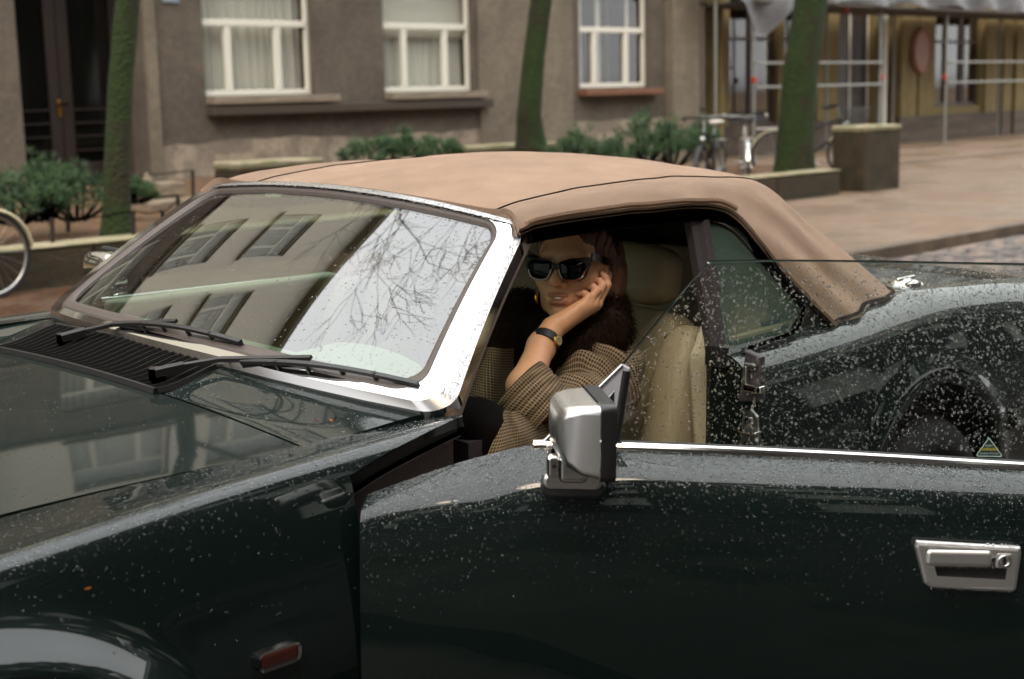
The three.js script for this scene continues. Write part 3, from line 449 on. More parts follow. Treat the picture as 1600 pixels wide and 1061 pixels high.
// ================================================================ bicycles
function bicycle(label, { pos, turn, R = 0.33, frame = M.black, guard = M.steel, saddle = M.black, basket = false, rims = M.steel, grips = M.rubber, group = 'bicycles parked along the pavement' }) {
  const t = thing('bicycle', label, 'bicycle', pos, turn, group), A = V(-0.52, R, 0), B = V(0.52, R, 0);
  for (const c of [A, B]) {
    const wheel = part('wheel', new THREE.TorusGeometry(R - 0.03, 0.012, 8, 40).translate(c.x, c.y, 0), rims, t); part('tyre', new THREE.TorusGeometry(R - 0.012, 0.019, 8, 44).translate(c.x, c.y, 0), M.tyre, wheel);
    const sp = []; for (let k = 0; k < 20; k++) { const a = k / 20 * 2 * PI; sp.push(rod(V(c.x + 0.02 * Math.cos(a + 1.4), c.y + 0.02 * Math.sin(a + 1.4), k % 2 ? 0.02 : -0.02), V(c.x + (R - 0.035) * Math.cos(a), c.y + (R - 0.035) * Math.sin(a), 0), 0.0022, 3)); } part('spokes', sp, M.steel, wheel); part('hub', rod(V(c.x, c.y, -0.04), V(c.x, c.y, 0.04), 0.02, 8), M.steel, wheel);
    const g = []; for (let k = 0; k <= 16; k++) { const a = rad(c === A ? lerp(20, 165, k / 16) : lerp(5, 150, k / 16)); g.push(V(c.x + (R + 0.022) * Math.cos(a), c.y + (R + 0.022) * Math.sin(a), 0)); } part('mudguard', sweep(g, g.map((p) => p.clone().sub(c).normalize()), [[-0.026, -0.006], [-0.018, 0.004], [0.018, 0.004], [0.026, -0.006], [0, 0.001]]), guard, t);
  }
  const bb = V(-0.08, 0.29, 0), st = V(-0.22, 0.78, 0), hd = V(0.36, 0.82, 0), hd2 = V(0.4, 0.66, 0), bar = (a, b, r = 0.015) => rod(a, b, r, 8);
  part('frame', [bar(bb, st), bar(bb, hd2, 0.018), bar(st.clone().lerp(bb, 0.35), hd, 0.014), bar(hd, hd2, 0.019), bar(A.clone().setZ(0.05), bb, 0.009), bar(A.clone().setZ(-0.05), bb, 0.009), bar(A.clone().setZ(0.05), st.clone().lerp(bb, 0.2), 0.008), bar(A.clone().setZ(-0.05), st.clone().lerp(bb, 0.2), 0.008)], frame, t);
  part('fork', [bar(hd2.clone().setZ(0.045), B.clone().setZ(0.05), 0.01), bar(hd2.clone().setZ(-0.045), B.clone().setZ(-0.05), 0.01), rbox(0.04, 0.03, 0.11, 0.01, 0.4, 0.66, 0)], frame, t);
  const hb = part('handlebar', [rod(hd, V(0.33, 0.98, 0), 0.012), capped([[0.16, 0.97, 0.29], [0.3, 1.0, 0.25], [0.34, 0.99, 0.05], [0.34, 0.99, -0.05], [0.3, 1.0, -0.25], [0.16, 0.97, -0.29]], 0.011, 8, 30)], M.steel, t); for (const z of [-0.285, 0.285]) part('grip', rod(V(0.13, 0.965, z), V(0.24, 0.985, z * 0.96), 0.017), grips, hb);
  part('seat_post', rod(st, V(-0.245, 0.9, 0), 0.012), M.steel, t);
  const sad = (u, v) => { const a = u * 2 * PI, x = lerp(-0.14, 0.14, v), w = 0.1 * Math.pow(1 - v, 0.8) + 0.022, e = Math.sqrt(Math.max(0, 1 - Math.pow(Math.abs(2 * v - 1), 6))); return V(-0.25 + x, 0.925 + 0.03 * e * Math.sin(a) + 0.01 * (1 - v), w * e * Math.cos(a)); };
  part('saddle', sheet(sad, 20, 16, { flip: true }), saddle, t);
  part('crank', [rod(V(-0.08, 0.29, -0.07), V(-0.08, 0.29, 0.07), 0.018), new THREE.TorusGeometry(0.085, 0.008, 6, 24).translate(-0.08, 0.29, 0.05), rod(V(-0.08, 0.29, 0.075), V(0.06, 0.2, 0.075), 0.009), rod(V(-0.08, 0.29, -0.075), V(-0.22, 0.38, -0.075), 0.009), rbox(0.09, 0.02, 0.07, 0.005, 0.06, 0.2, 0.11), rbox(0.09, 0.02, 0.07, 0.005, -0.22, 0.38, -0.11)], M.steel, t);
  part('carrier', [bar(V(-0.3, 0.71, 0.05), V(-0.78, 0.7, 0.05), 0.006), bar(V(-0.3, 0.71, -0.05), V(-0.78, 0.7, -0.05), 0.006), bar(V(-0.78, 0.7, 0.05), V(-0.78, 0.7, -0.05), 0.006), bar(V(-0.6, 0.7, 0.05), A.clone().setZ(0.05), 0.005), bar(V(-0.6, 0.7, -0.05), A.clone().setZ(-0.05), 0.005)], M.steel, t);
  if (basket) { const g = []; for (let k = 0; k <= 8; k++) { const y = 0.7 + k * 0.032, w = 0.3 + k * 0.012; for (const [a, b] of [[[-1, -1], [1, -1]], [[1, -1], [1, 1]], [[1, 1], [-1, 1]], [[-1, 1], [-1, -1]]]) g.push(rod(V(0.6 + a[0] * w * 0.4, y, a[1] * w * 0.55), V(0.6 + b[0] * w * 0.4, y, b[1] * w * 0.55), 0.005, 4)); } for (let k = 0; k < 12; k++) { const a = k / 12 * 2 * PI; g.push(rod(V(0.6 + 0.12 * Math.cos(a), 0.7, 0.16 * Math.sin(a)), V(0.6 + 0.17 * Math.cos(a), 0.96, 0.22 * Math.sin(a)), 0.005, 4)); } g.push(rbox(0.24, 0.01, 0.32, 0.004, 0.6, 0.7, 0)); part('basket', g, M.basket, t); }
  part('lamp', [new THREE.SphereGeometry(0.04, 12, 8).translate(0.46, 0.74, 0), rod(V(0.4, 0.74, 0), V(0.46, 0.74, 0), 0.01)], M.steel, t);
  return t;
}
{
  const p = W(-16, 380, 2, -9.9); bicycle('bicycle with cream mudguard parked at the left edge beside the low wall', { pos: [p.x - 0.52, 0.125, -9.88], turn: rad(3), R: 0.31, guard: M.cream, frame: M.black, rims: M.steel });
  const q = (px, z) => W(px, 300, 2, z).x;
  bicycle('black bicycle with white saddle parked before the pines, left of the right trunk', { pos: [q(1110, -11.1), 0.13, -11.1], turn: rad(205), frame: M.black, guard: M.black, saddle: M.saddleWhite });
  bicycle('pale bicycle with white grips standing right behind the black one', { pos: [q(1165, -11.7), 0.13, -11.7], turn: rad(38), frame: M.saddleWhite, guard: M.steel, saddle: M.black, grips: M.saddleWhite });
  bicycle('bicycle with a wire front basket half hidden between the right trunk and the pier', { pos: [q(1270, -11.6), 0.2, -11.6], turn: rad(-52), frame: M.black, guard: M.cream, saddle: M.saddleWhite, basket: true });
}

// ================================================================ THE CAR (own axes: x to the rear, y up, z to the near side)
T.canvas = tex(512, 0.35, (u, v) => { const a = fbm(u * 5, v * 5, 201, 4, 5), w = 0.5 + 0.25 * Math.sin(u * 2 * PI * 120) + 0.25 * Math.sin(v * 2 * PI * 120); return mix3([0.645, 0.56, 0.49], [0.765, 0.675, 0.595], a * 0.7 + 0.3 * noise(u * 150, v * 150, 3, 150)).map((c) => c * (0.94 + 0.08 * w)); });
T.canvasBump = grey(512, 0.12, (u, v) => 0.4 + 0.25 * Math.sin(u * 2 * PI * 80) * Math.sin(v * 2 * PI * 80) + 0.35 * noise(u * 60, v * 60, 6, 60));
T.leather = grey(256, 0.09, (u, v) => { const a = noise(u * 24, v * 24, 211, 24), b = noise(u * 48, v * 48, 212, 48); return Math.abs(a - 0.5) * 1.4 + 0.3 * b; });
T.spots = grey(256, 0.11, (u, v) => fbm(u * 12, v * 12, 221, 4, 12));
Object.assign(M, {
  paint: phys({ color: new THREE.Color().setRGB(0.002, 0.0064, 0.0052), roughness: 0.6, specularIntensity: 0.15, clearcoat: 1, clearcoatRoughness: 0.025 }),
  chrome: std({ color: 0xd4d2cf, metalness: 1, roughness: 0.07 }), chromeWet: std({ color: 0xaaa8a6, metalness: 1, roughness: 0.2 }), chromeSoft: std({ color: 0xc2c0be, metalness: 1, roughness: 0.13 }), chromeMirror: std({ color: 0xe0dedb, metalness: 1, roughness: 0.27 }), chromeWorn: std({ color: 0xdcd9d6, metalness: 1, roughness: 0.42 }), paintWet: phys({ color: new THREE.Color().setRGB(0.002, 0.0064, 0.0052), roughness: 0.6, specularIntensity: 0.15, clearcoat: 0.72, clearcoatRoughness: 0.04 }),
  rubberTrim: std({ color: 0x4b423d, roughness: 0.42, bumpMap: T.fine, bumpScale: 0.0006 }), rubberBlack: std({ color: 0x0c0b0b, roughness: 0.6 }),
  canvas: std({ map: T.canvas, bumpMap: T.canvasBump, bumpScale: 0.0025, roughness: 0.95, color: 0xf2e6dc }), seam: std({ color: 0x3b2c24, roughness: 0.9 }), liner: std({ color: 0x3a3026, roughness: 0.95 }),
  leather: std({ color: 0xa39375, roughness: 0.48, bumpMap: T.leather, bumpScale: 0.0008 }), leatherPale: std({ color: 0xbcae90, roughness: 0.5, bumpMap: T.leather, bumpScale: 0.0008 }), piping: std({ color: 0xd8cba5, roughness: 0.5 }),
  dash: std({ color: 0xc9cdb4, roughness: 0.55 }), carpet: std({ color: 0x2a2119, roughness: 1 }), plastic: std({ color: 0x1b1a1a, roughness: 0.36 }), plasticBrown: std({ color: 0x3a3336, roughness: 0.4 }),
  screen: phys({ color: 0xa2b0a6, roughness: 0.01, transmission: 1, thickness: 0, ior: 2.25, specularIntensity: 1 }), sideGlass: phys({ color: 0xe8ece8, roughness: 0.01, transmission: 1, thickness: 0, ior: 1.5 }), quarterGlass: phys({ color: 0xa4cdba, roughness: 0.62, transmission: 1, thickness: 0, ior: 1.5 }), glassEdge: std({ color: 0xb4c6b8, roughness: 0.35 }),
  water: phys({ color: 0xffffff, roughness: 0.02, transmission: 1, thickness: 0.002, ior: 1.45 }), amber: phys({ color: 0x3c1007, roughness: 0.15, clearcoat: 1 }), belt: std({ color: 0xc4bda4, roughness: 0.8 }), mirrorGlass: std({ color: 0xe0e0e0, metalness: 1, roughness: 0.02 }),
});
const car = inCar(thing('convertible_car', 'dark green convertible with tan canvas roof, chrome windscreen frame and its near door open', 'car'));
const spline = (knots) => { const c = knots.map(([x]) => x); return (x) => { let i = 0; while (i < c.length - 2 && x > c[i + 1]) i++; const p = (k) => knots[clamp(k, 0, knots.length - 1)], t = (x - c[i]) / (c[i + 1] - c[i]), T0 = clamp(t, -0.2, 1.2), h = c[i + 1] - c[i]; const s = (k) => { const a = p(k - 1), b = p(k + 1); return b[0] === a[0] ? 0 : (b[1] - a[1]) / (b[0] - a[0]); }; const y0 = p(i)[1], y1 = p(i + 1)[1], t2 = T0 * T0, t3 = t2 * T0; return (2 * t3 - 3 * t2 + 1) * y0 + (t3 - 2 * t2 + T0) * h * s(i) + (-2 * t3 + 3 * t2) * y1 + (t3 - t2) * h * s(i + 1); }; };
const along = (pts) => { const c = new THREE.CatmullRomCurve3(pts.map((p) => V(...p)), false, 'centripetal'); return (t) => c.getPoint(clamp(t)); };
const flipZ = (f) => (u, v) => { const p = f(u, v); p.z = -p.z; return p; };
const DROPS = [];                                                // rain: [parent, matrices]
const dropShape = new THREE.SphereGeometry(1, 10, 5, 0, 2 * PI, 0, PI / 2);
function rain(f, n, lo, hi, s, { keep = null, flip = false, run = 0, lift = 0, flat: fl = 0.42 } = {}) {
  seed(s); const out = [], e = 2e-3;
  for (let k = 0; k < n; k++) {
    const u = rnd(0.004, 0.996), v = rnd(0.004, 0.996), p = f(u, v); if (keep && !keep(p, u, v)) continue;
    const nn = f(Math.min(1, u + e), v).sub(f(Math.max(0, u - e), v)).cross(f(u, Math.min(1, v + e)).sub(f(u, Math.max(0, v - e)))).normalize(); if (flip) nn.negate();
    const r = lo + (hi - lo) * Math.pow(rnd(), 3.2), q = new THREE.Quaternion().setFromUnitVectors(V(0, 1, 0), nn).multiply(new THREE.Quaternion().setFromAxisAngle(V(0, 1, 0), rnd(2 * PI)));
    const st = 1 + rnd(run); out.push(new THREE.Matrix4().compose(p.addScaledVector(nn, lift), q, V(r * rnd(0.85, 1.15) * st, r * fl * rnd(0.85, 1.2), r * rnd(0.85, 1.1))));
  }
  return out;
}
// ---- bonnet, wings, scuttle
const crestY = spline([[-3, 0.72], [-2.2, 0.80], [-1.5, 0.848], [-0.9, 0.884], [-0.58, 0.906], [-0.33, 0.917], [-0.05, 0.925], [0.1, 0.928]]);
const gapZ = (x) => 0.632 - 0.085 * smooth(-0.2, -1.0, x) - 0.02 * smooth(-0.9, -2, x);
const hoodY = (x, z) => crestY(x) - 0.006 - 0.022 * Math.pow(z / 0.62, 2);
const hood = (u, v) => { const x = lerp(-2.6, -0.266, u), z = lerp(gapZ(x) - 0.004, -(gapZ(x) - 0.004), v); return V(x, hoodY(x, z), z); };
part('bonnet', sheet(hood, 90, 60, { skirt: 0.014 }), M.paintWet, car);
const wingPts = [[0.632, -0.026], [0.67, -0.02], [0.715, -0.012], [0.756, -0.003], [0.781, 0], [0.799, -0.006], [0.811, -0.02], [0.823, -0.05], [0.836, -0.1], [0.852, -0.18], [0.866, -0.29], [0.866, -0.42], [0.852, -0.54], [0.825, -0.64]];
const wz = spline(wingPts.map((p, i) => [i / 13, p[0]])), wy = spline(wingPts.map((p, i) => [i / 13, p[1]]));
const ARCH = [-1.02, 0.36, 0.398];
function wing(x, v, arch = ARCH) { let z = wz(v) + 0.003, y = crestY(x) + wy(v); const tuck = smooth(-0.3, 0.05, x); z -= 0.012 * tuck; const r = Math.hypot(x - arch[0], y - arch[1]), k = smooth(0.3, 0.5, v); z += k * 0.05 * Math.exp(-Math.pow((r - arch[2]) / 0.045, 2)) * smooth(0.2, 0.5, y); return V(x, y, z + (gapZ(x) - 0.632) * Math.max(0, 1 - v / 0.3)); }
const VB = 0.5, vEdge = (x) => (x < -0.303 ? VB : lerp(VB, 0.3, clamp((x + 0.303) / 0.303)));
const wingTop = (u, v) => { const x = lerp(-2.6, 0.0, u); return wing(x, lerp(0, vEdge(x), v)); };
const wingSide = (u, v) => { const x = lerp(-2.6, -0.306, u); return wing(x, lerp(VB, 1, v)); };
function cutArch(g, arch) { const p = g.attributes.position, idx = [], old = g.index; for (let i = 0; i < old.count; i += 3) { let x = 0, y = 0; for (let k = 0; k < 3; k++) { x += p.getX(old.getX(i + k)) / 3; y += p.getY(old.getX(i + k)) / 3; } if (Math.hypot(x - arch[0], y - arch[1]) > arch[2] - 0.02) for (let k = 0; k < 3; k++) idx.push(old.getX(i + k)); } g.setIndex(idx); return g; }
const archLip = (arch, face, m) => { const p = [], o = []; for (let k = 0; k <= 60; k++) { const a = rad(lerp(-8, 188, k / 60)), x = arch[0] + (arch[2] - 0.012) * Math.cos(a), y = arch[1] + (arch[2] - 0.012) * Math.sin(a); p.push(V(x, y, face(x, y))); o.push(V(0, 0, m)); } return sweep(p, o, [[-0.012, -0.09], [-0.012, -0.004], [-0.006, 0.002], [0.012, 0.002], [0.02, -0.09]]); };
const sideZ = (x, y) => { let lo = 0.3, hi = 1; for (let k = 0; k < 24; k++) { const m = (lo + hi) / 2; if (wing(x, m).y > y) lo = m; else hi = m; } return wing(x, lo).z; };
for (const far of [0, 1]) {
  const g = (f, nu, nv, o) => sheet(far ? flipZ(f) : f, nu, nv, { ...o, flip: !far });
  const w = part('front_wing', [g(wingTop, 130, 36, { skirt: 0.02 }), cutArch(g(wingSide, 150, 50, { skirt: 0.03, sides: 'abd' }), ARCH), archLip(ARCH, (x, y) => (far ? -1 : 1) * sideZ(x, Math.max(y, 0.34)), far ? -1 : 1)], M.paint, car);
  if (!far) {
    const p = W(0, 0, 1, 0); void p; const a = C(442, 1029, 2, 0.885); a.z = sideZ(a.x, a.y) + 0.004; const q = part('side_marker', plate(roundRect(0.072, 0.023, 0.008), 0.014, 0.004).translate(0, 0, 0.008), M.amber, w); q.position.copy(a); q.rotation.set(0, 0, 0.02);
    const rim = roundRect(0.078, 0.029, 0.01).map(([x, y]) => V(x, y, 0)); const r = part('marker_bezel', sweep(rim, V(0, 0, 1), [[-0.003, -0.006], [-0.003, 0.006], [0.0025, 0.0075], [0.003, -0.006]], true), M.chrome, w); r.position.copy(a);
  }
  const wheel = part('front_wheel', new THREE.TorusGeometry(0.255, 0.075, 16, 48).scale(1, 1, 1.25).translate(ARCH[0], 0.325, far ? -0.76 : 0.76), M.tyre, car); part('rim', [new THREE.CylinderGeometry(0.2, 0.2, 0.16, 32).rotateX(PI / 2).translate(ARCH[0], 0.325, far ? -0.76 : 0.76)], M.steel, wheel);
  part('wheel_well', sheet((u, v) => { const a = rad(lerp(-10, 190, u)), r = 0.41; return V(ARCH[0] + r * Math.cos(a), ARCH[1] + r * Math.sin(a), (far ? -1 : 1) * lerp(0.86, 0.5, v)); }, 30, 1), M.rubberBlack, car);
}
const baseX = (s) => -0.125 + 0.085 * s * s + 0.03 * Math.pow(s, 6), baseY = (s) => 0.948 - 0.024 * s * s;
const scuttle = (u, v) => { const s = lerp(1, -1, v), x0 = -0.26, x1 = baseX(s) + 0.012, z = s * lerp(0.628, 0.70, u); const x = lerp(x0, x1, u); return V(x, lerp(hoodY(-0.262, s * 0.62), baseY(s) - 0.003, smooth(0, 1, u)), z); };
part('scuttle_panel', sheet(scuttle, 24, 60, { skirt: 0.014 }), M.paintWet, car);
{ // air grille with lengthwise slats
  const sc = (x, z) => lerp(hoodY(-0.262, z), baseY(z / 0.72) - 0.003, smooth(0, 1, clamp((x + 0.26) / 0.17))), z0 = -0.515, z1 = 0.17, n = 25;
  const tray = part('cowl_vent', sheet((u, v) => { const x = lerp(-0.268, -0.118, u), z = lerp(z1, z0, v); return V(x, sc(x, z) + 0.002, z); }, 4, 20), M.rubberBlack, car);
  for (let k = 0; k <= n; k++) { const z = lerp(z0, z1, k / n), p = [], l = k === 0 || k === n ? 0.013 : 0.009; for (let i = 0; i <= 6; i++) { const x = lerp(-0.268, -0.116 - 0.012 * smooth(0.05, 0.17, z), i / 6); p.push(V(x, sc(x, z) + 0.004, z)); } part('slat', sweep(p, V(0, 1, 0), [[-l / 2, -0.003], [-l / 2 * 0.6, 0.007], [l / 2 * 0.5, 0.008], [l / 2, -0.003]]), M.plastic, tray); }
  part('front_edge', sweep([...Array(21).keys()].map((i) => { const z = lerp(z0, z1, i / 20); return V(-0.272, sc(-0.272, z) + 0.003, z); }), V(0, 1, 0), [[-0.006, -0.003], [-0.004, 0.008], [0.004, 0.008], [0.006, -0.003]]), M.plastic, tray);
  part('rear_edge', sweep([...Array(21).keys()].map((i) => { const z = lerp(z0, z1, i / 20); return V(-0.116, sc(-0.116, z) + 0.003, z); }), V(0, 1, 0), [[-0.006, -0.003], [-0.004, 0.009], [0.004, 0.009], [0.006, -0.003]]), M.plastic, tray);
}
// ---- windscreen: a bowed surface in (s, t), s from far side to near side, t from scuttle to header
const headX = (s) => 0.365 - 0.02 * (1 - s * s), headY = (s) => 1.264 - 0.040 * s * s;
function ws(s, t, out = 0) {
  const f = (a, b) => { const bow = 0.012 * Math.sin(PI * clamp(b)); return V(lerp(baseX(a), headX(a), b) - bow * 0.5, lerp(baseY(a), headY(a), b) + bow * 0.8, a * lerp(0.752, 0.578, b) ); };
  const p = f(s, t); if (out) p.addScaledVector(f(s + 1e-3, t).sub(f(s - 1e-3, t)).cross(f(s, t + 1e-3).sub(f(s, t - 1e-3))).normalize(), -Math.abs(out) * Math.sign(out) * -1 * wsSign); return p;
}
const wsSign = (() => 1)();
function frameRing(s0, t0, t1, r, n = 14) {                     // a rounded rectangle in (s, t); r in metres
  const rs = r / 0.66, rt = r / 0.52, p = []; for (const [sx, sy, a] of [[1, 1, 0], [-1, 1, 90], [-1, -1, 180], [1, -1, 270]]) { for (let i = 0; i <= n; i++) { const q = rad(a + 90 * i / n); p.push([sx * (s0 - rs) + rs * Math.cos(q), (sy > 0 ? t1 - rt : t0 + rt) + rt * Math.sin(q)]); }
    const last = p[p.length - 1], nx = sx > 0 && sy > 0 ? [-(s0 - rs), t1] : sx < 0 && sy > 0 ? [-s0, t0 + rt] : sx < 0 ? [s0 - rs, t0] : [s0, t1 - rt]; for (let i = 1; i < 12; i++) p.push([lerp(last[0], nx[0], i / 12), lerp(last[1], nx[1], i / 12)]); } return p; }
const ringBand = (A, B, ha, hb) => { const n = A.length, pos = [], idx = [], uv = []; for (let k = 0; k <= n; k++) { const a = ws(...A[k % n], ha), b = ws(...B[k % n], hb); pos.push(a.x, a.y, a.z, b.x, b.y, b.z); uv.push(k * 0.02, 0, k * 0.02, 0.03); if (k < n) { const q = k * 2; idx.push(q, q + 1, q + 3, q, q + 3, q + 2); } } return geo(pos, idx, uv); };
const R0 = frameRing(0.884, 0.115, 0.945, 0.045), R1 = frameRing(0.894, 0.095, 0.954, 0.05), R2 = frameRing(0.906, 0.068, 0.964, 0.055), R3 = frameRing(0.912, 0.055, 0.97, 0.057), R4 = frameRing(0.968, 0.02, 0.99, 0.05);
const R5 = frameRing(1.0, -0.004, 1.0, 0.055), outer = R5;
const screenRim = (h) => (A, B) => ringBand(A, B, h, h);
void screenRim;
const glass = (u, v) => ws(lerp(-0.895, 0.895, u), lerp(0.1, 0.945, v), 0.001);
const screenFrame = part('windscreen_frame', [ringBand(R3, R4, 0.012, 0.014), ringBand(R5, R5, 0.002, -0.03)], M.chrome, car);
part('frame_edge', [ringBand(R4, R5, 0.014, 0.002)], M.chromeWet, screenFrame);
part('rubber_gasket', [ringBand(R0, R1, 0.0015, 0.008), ringBand(R1, R2, 0.008, 0.011), ringBand(R2, R3, 0.011, 0.009), ringBand(R3, R3, 0.009, 0.012)], M.rubberTrim, screenFrame);
{ const m = 40, pts = []; const shape = new THREE.Shape(R1.map(([s, t]) => new THREE.Vector2(s, t))); void shape; const f = sheet((u, v) => { const t = lerp(0.09, 0.956, v), rs = 0.05 / 0.66, rt = 0.05 / 0.52; let e = 0.896; const dt = t < 0.09 + rt ? 0.09 + rt - t : t > 0.956 - rt ? t - 0.956 + rt : 0; if (dt > 0) e -= rs - rs * Math.sqrt(Math.max(0, 1 - Math.pow(dt / rt, 2))); return ws(lerp(-e, e, u), t, 0.001); }, 60, m, {}); void pts; part('windscreen', f, M.screen, car); }
{ // drip rail down the near and far pillar: the wet, narrow outer face
  for (const k of [1, -1]) { const p = [], o = []; for (let i = 0; i <= 24; i++) { const t = lerp(0.05, 0.985, i / 24), a = ws(k * (1.0 - 0.03 * Math.exp(-Math.pow(t / 0.07, 2))), t); p.push(a.clone().add(V(0.003, -0.001, -0.004 * k))); o.push(V(0.25, 0.15, k)); } void p, o; if (k > 5) part('drip_rail', sweep(p, o, k > 0 ? [[-0.012, -0.006], [-0.011, 0.005], [0.011, 0.007], [0.014, -0.006]] : [[-0.014, -0.006], [-0.011, 0.007], [0.011, 0.005], [0.012, -0.006]]), M.chromeWet, screenFrame);
    const q = [], oo = []; for (let i = 0; i <= 24; i++) { const t = lerp(0.0, 1.0, i / 24), a = ws(k * 0.99, t); q.push(a.clone().add(V(0.028, -0.016, -0.008 * k))); oo.push(V(0.3, 0.1, k)); } part('pillar_trim', sweep(q, oo, [[-0.014, -0.03], [-0.013, 0.0], [0.013, 0.0], [0.014, -0.03]]), std({ color: 0x6b5a4a, roughness: 0.35, metalness: 0.4 }), screenFrame); }
}
// ---- wipers
for (const [a, b, c, d, e] of [[[245, 578], [352, 576], [495, 573], [380, 576], [656, 611]], [[100, 524], [190, 518], [285, 517], [197, 516], [379, 545]]]) {
  const h = (q, y) => C(q[0], q[1], 1, y), onS = (q, lift) => { let best = null; for (let y = 0.93; y < 1.2; y += 0.002) { const p = h(q, y), s = p.z / lerp(0.752, 0.578, clamp((y - 0.93) / 0.3)), t = clamp((p.y - baseY(s)) / (headY(s) - baseY(s))), g = ws(s, t); const dd = g.distanceTo(p); if (!best || dd < best[0]) best = [dd, ws(s, t, lift)]; } return best[1]; };
  const piv = h(a, 0.945), m1 = onS(b, 0.022), tip = onS(c, 0.024), b0 = onS(d, 0.016), b1 = onS(e, 0.012), up = V(-0.5, 0.85, 0);
  const w = part('wiper', [sweep([piv, piv.clone().lerp(m1, 0.5), m1, tip], up, [[-0.012, -0.006], [-0.009, 0.007], [0.009, 0.007], [0.012, -0.006]].map(([x, y]) => [x * 0.48, y * 0.6])), capped([piv.clone().add(V(0, -0.035, 0)), piv.clone().add(V(0, 0.004, 0))], 0.017, 12, 2), sweep([piv.clone().add(V(-0.012, 0.002, 0.012)), piv.clone().lerp(m1, 0.42).add(V(0, 0.002, 0))], up, [[-0.01, -0.012], [-0.008, 0.004], [0.008, 0.004], [0.01, -0.012]])], M.plastic, car);
  const nrm = up, bl = (t) => b0.clone().lerp(b1, t), cross = (t, s2) => bl(t).addScaledVector(nrm, s2);
  part('blade', [sweep([...Array(9).keys()].map((i) => cross(i / 8, -0.002)), up, [[-0.004, -0.008], [-0.004, 0.003], [0.004, 0.003], [0.004, -0.008]])], M.rubberBlack, w);
  const bow = [...Array(13).keys()].map((i) => cross(i / 12, 0.004 + 0.017 * Math.sin(PI * i / 12))); part('blade_bridge', [sweep(bow, up, [[-0.0055, -0.003], [-0.0045, 0.004], [0.0045, 0.004], [0.0055, -0.003]]), ...[0.22, 0.4, 0.6, 0.78].map((t) => rod(cross(t, 0), cross(t, 0.012 + 0.012 * Math.sin(PI * t)), 0.005, 6))], M.plastic, w);
}
// ---- canvas roof
const sE = [C(809, 360, 2, 0.585), C(880, 346, 2, 0.597), C(1000, 331, 2, 0.606), C(1134, 331, 2, 0.605), C(1184, 378, 2, 0.64), C(1240, 442, 2, 0.682), C(1285, 490, 2, 0.715), C(1305, 511, 2, 0.732)].map((p) => (p.isVector3 ? [p.x, p.y, p.z] : p));
const sS = [C(759, 328, 2, 0.44), C(880, 299, 2, 0.44), C(1000, 281, 2, 0.445), C(1110, 277, 2, 0.45), C(1190, 287, 2, 0.45), C(1258, 345, 2, 0.505), C(1330, 402, 2, 0.565), C(1391, 456, 2, 0.625)].map((p) => (p.isVector3 ? [p.x, p.y, p.z] : p));
const sC = [[0.35, 1.272, 0], [0.6, 1.302, 0], [0.86, 1.318, 0], [1.14, 1.314, 0], [1.4, 1.272, 0], [1.58, 1.18, 0], [1.76, 1.06, 0], [1.92, 0.955, 0]];
const fE = along(sE), fS = along(sS), fC = along(sC);
const roofFront = (v) => roofAt(0, v);
function roofAt(u, v) {                                            // u header to rear, v near edge to far edge
  const vv = v <= 0.5 ? v : 1 - v, e = fE(u), s = fS(u), c = fC(u), q = V((s.x + c.x * 2) / 3, lerp(s.y, c.y, 0.72), s.z * 0.45), m = e.clone().lerp(s, 0.5);
  const out = V(0, 0.012 + 0.006 * (1 - u), 0.022).multiplyScalar(1); m.add(out);
  const k = [e, m, s, q, c, V(q.x, q.y, -q.z)], t = vv * 2 * 4, i = Math.min(3, Math.floor(t)), f = t - i, a = k[Math.max(0, i - 1)], b = k[i], d = k[i + 1], g = k[Math.min(5, i + 2)];
  const cr = (w, x, y, z2) => 0.5 * (2 * x + (y - w) * f + (2 * w - 5 * x + 4 * y - z2) * f * f + (3 * x - w - 3 * y + z2) * f * f * f), p = V(cr(a.x, b.x, d.x, g.x), cr(a.y, b.y, d.y, g.y), cr(a.z, b.z, d.z, g.z));
  const n = fbm(p.x * 5, p.z * 5, 7), wr = smooth(0.35, 0.6, u) * smooth(0.25, 0.1, vv);              // slack cloth over the rear quarter
  p.y += 0.004 * (n - 0.5) - 0.007 * smooth(0.06, 0, u); p.z += wr * 0.011 * Math.sin((p.x * 1.6 + p.y * 2.2) * 19 + 3 * n) * (0.4 + n); 
  const dx = p.x - 0.93, dz = vv * 8 - 1.05; p.y -= 0.014 * Math.exp(-(dx * dx) / 0.0022 - dz * dz * 3); p.y += 0.005 * Math.exp(-((dx - 0.06) * (dx - 0.06)) / 0.003 - dz * dz * 3);
  const fr = Math.abs(p.z) < 0.42 ? 1 : 0.4; for (const x of [0.66, 1.0, 1.33]) p.y += 0.0035 * fr * Math.exp(-Math.pow((p.x - x) / 0.035, 2));
  if (v > 0.5) p.z = -p.z + 0.03 * smooth(0.14, 0, u) * smooth(0.7, 1, v); return p;
}
const roof = part('canvas_roof', sheet((u, v) => roofAt(u, v), 110, 120, { flip: true, skirt: 0.012, uv: (u, v, p) => [p.x, (v - 0.5) * 2.1] }), M.canvas, car);
part('front_hem', sheet((u, v) => { const p = roofFront(v); p.y -= u * 0.028; p.x -= 0.002; return p; }, 2, 90, {}), M.canvas, roof);
part('headlining', sheet((u, v) => { const p = roofAt(u * 0.985 + 0.006, lerp(0.012, 0.988, v)); p.y -= 0.014; p.x -= 0.006 * smooth(0.6, 1, u); p.z *= 0.985; return p; }, 60, 70, {}), M.liner, roof);
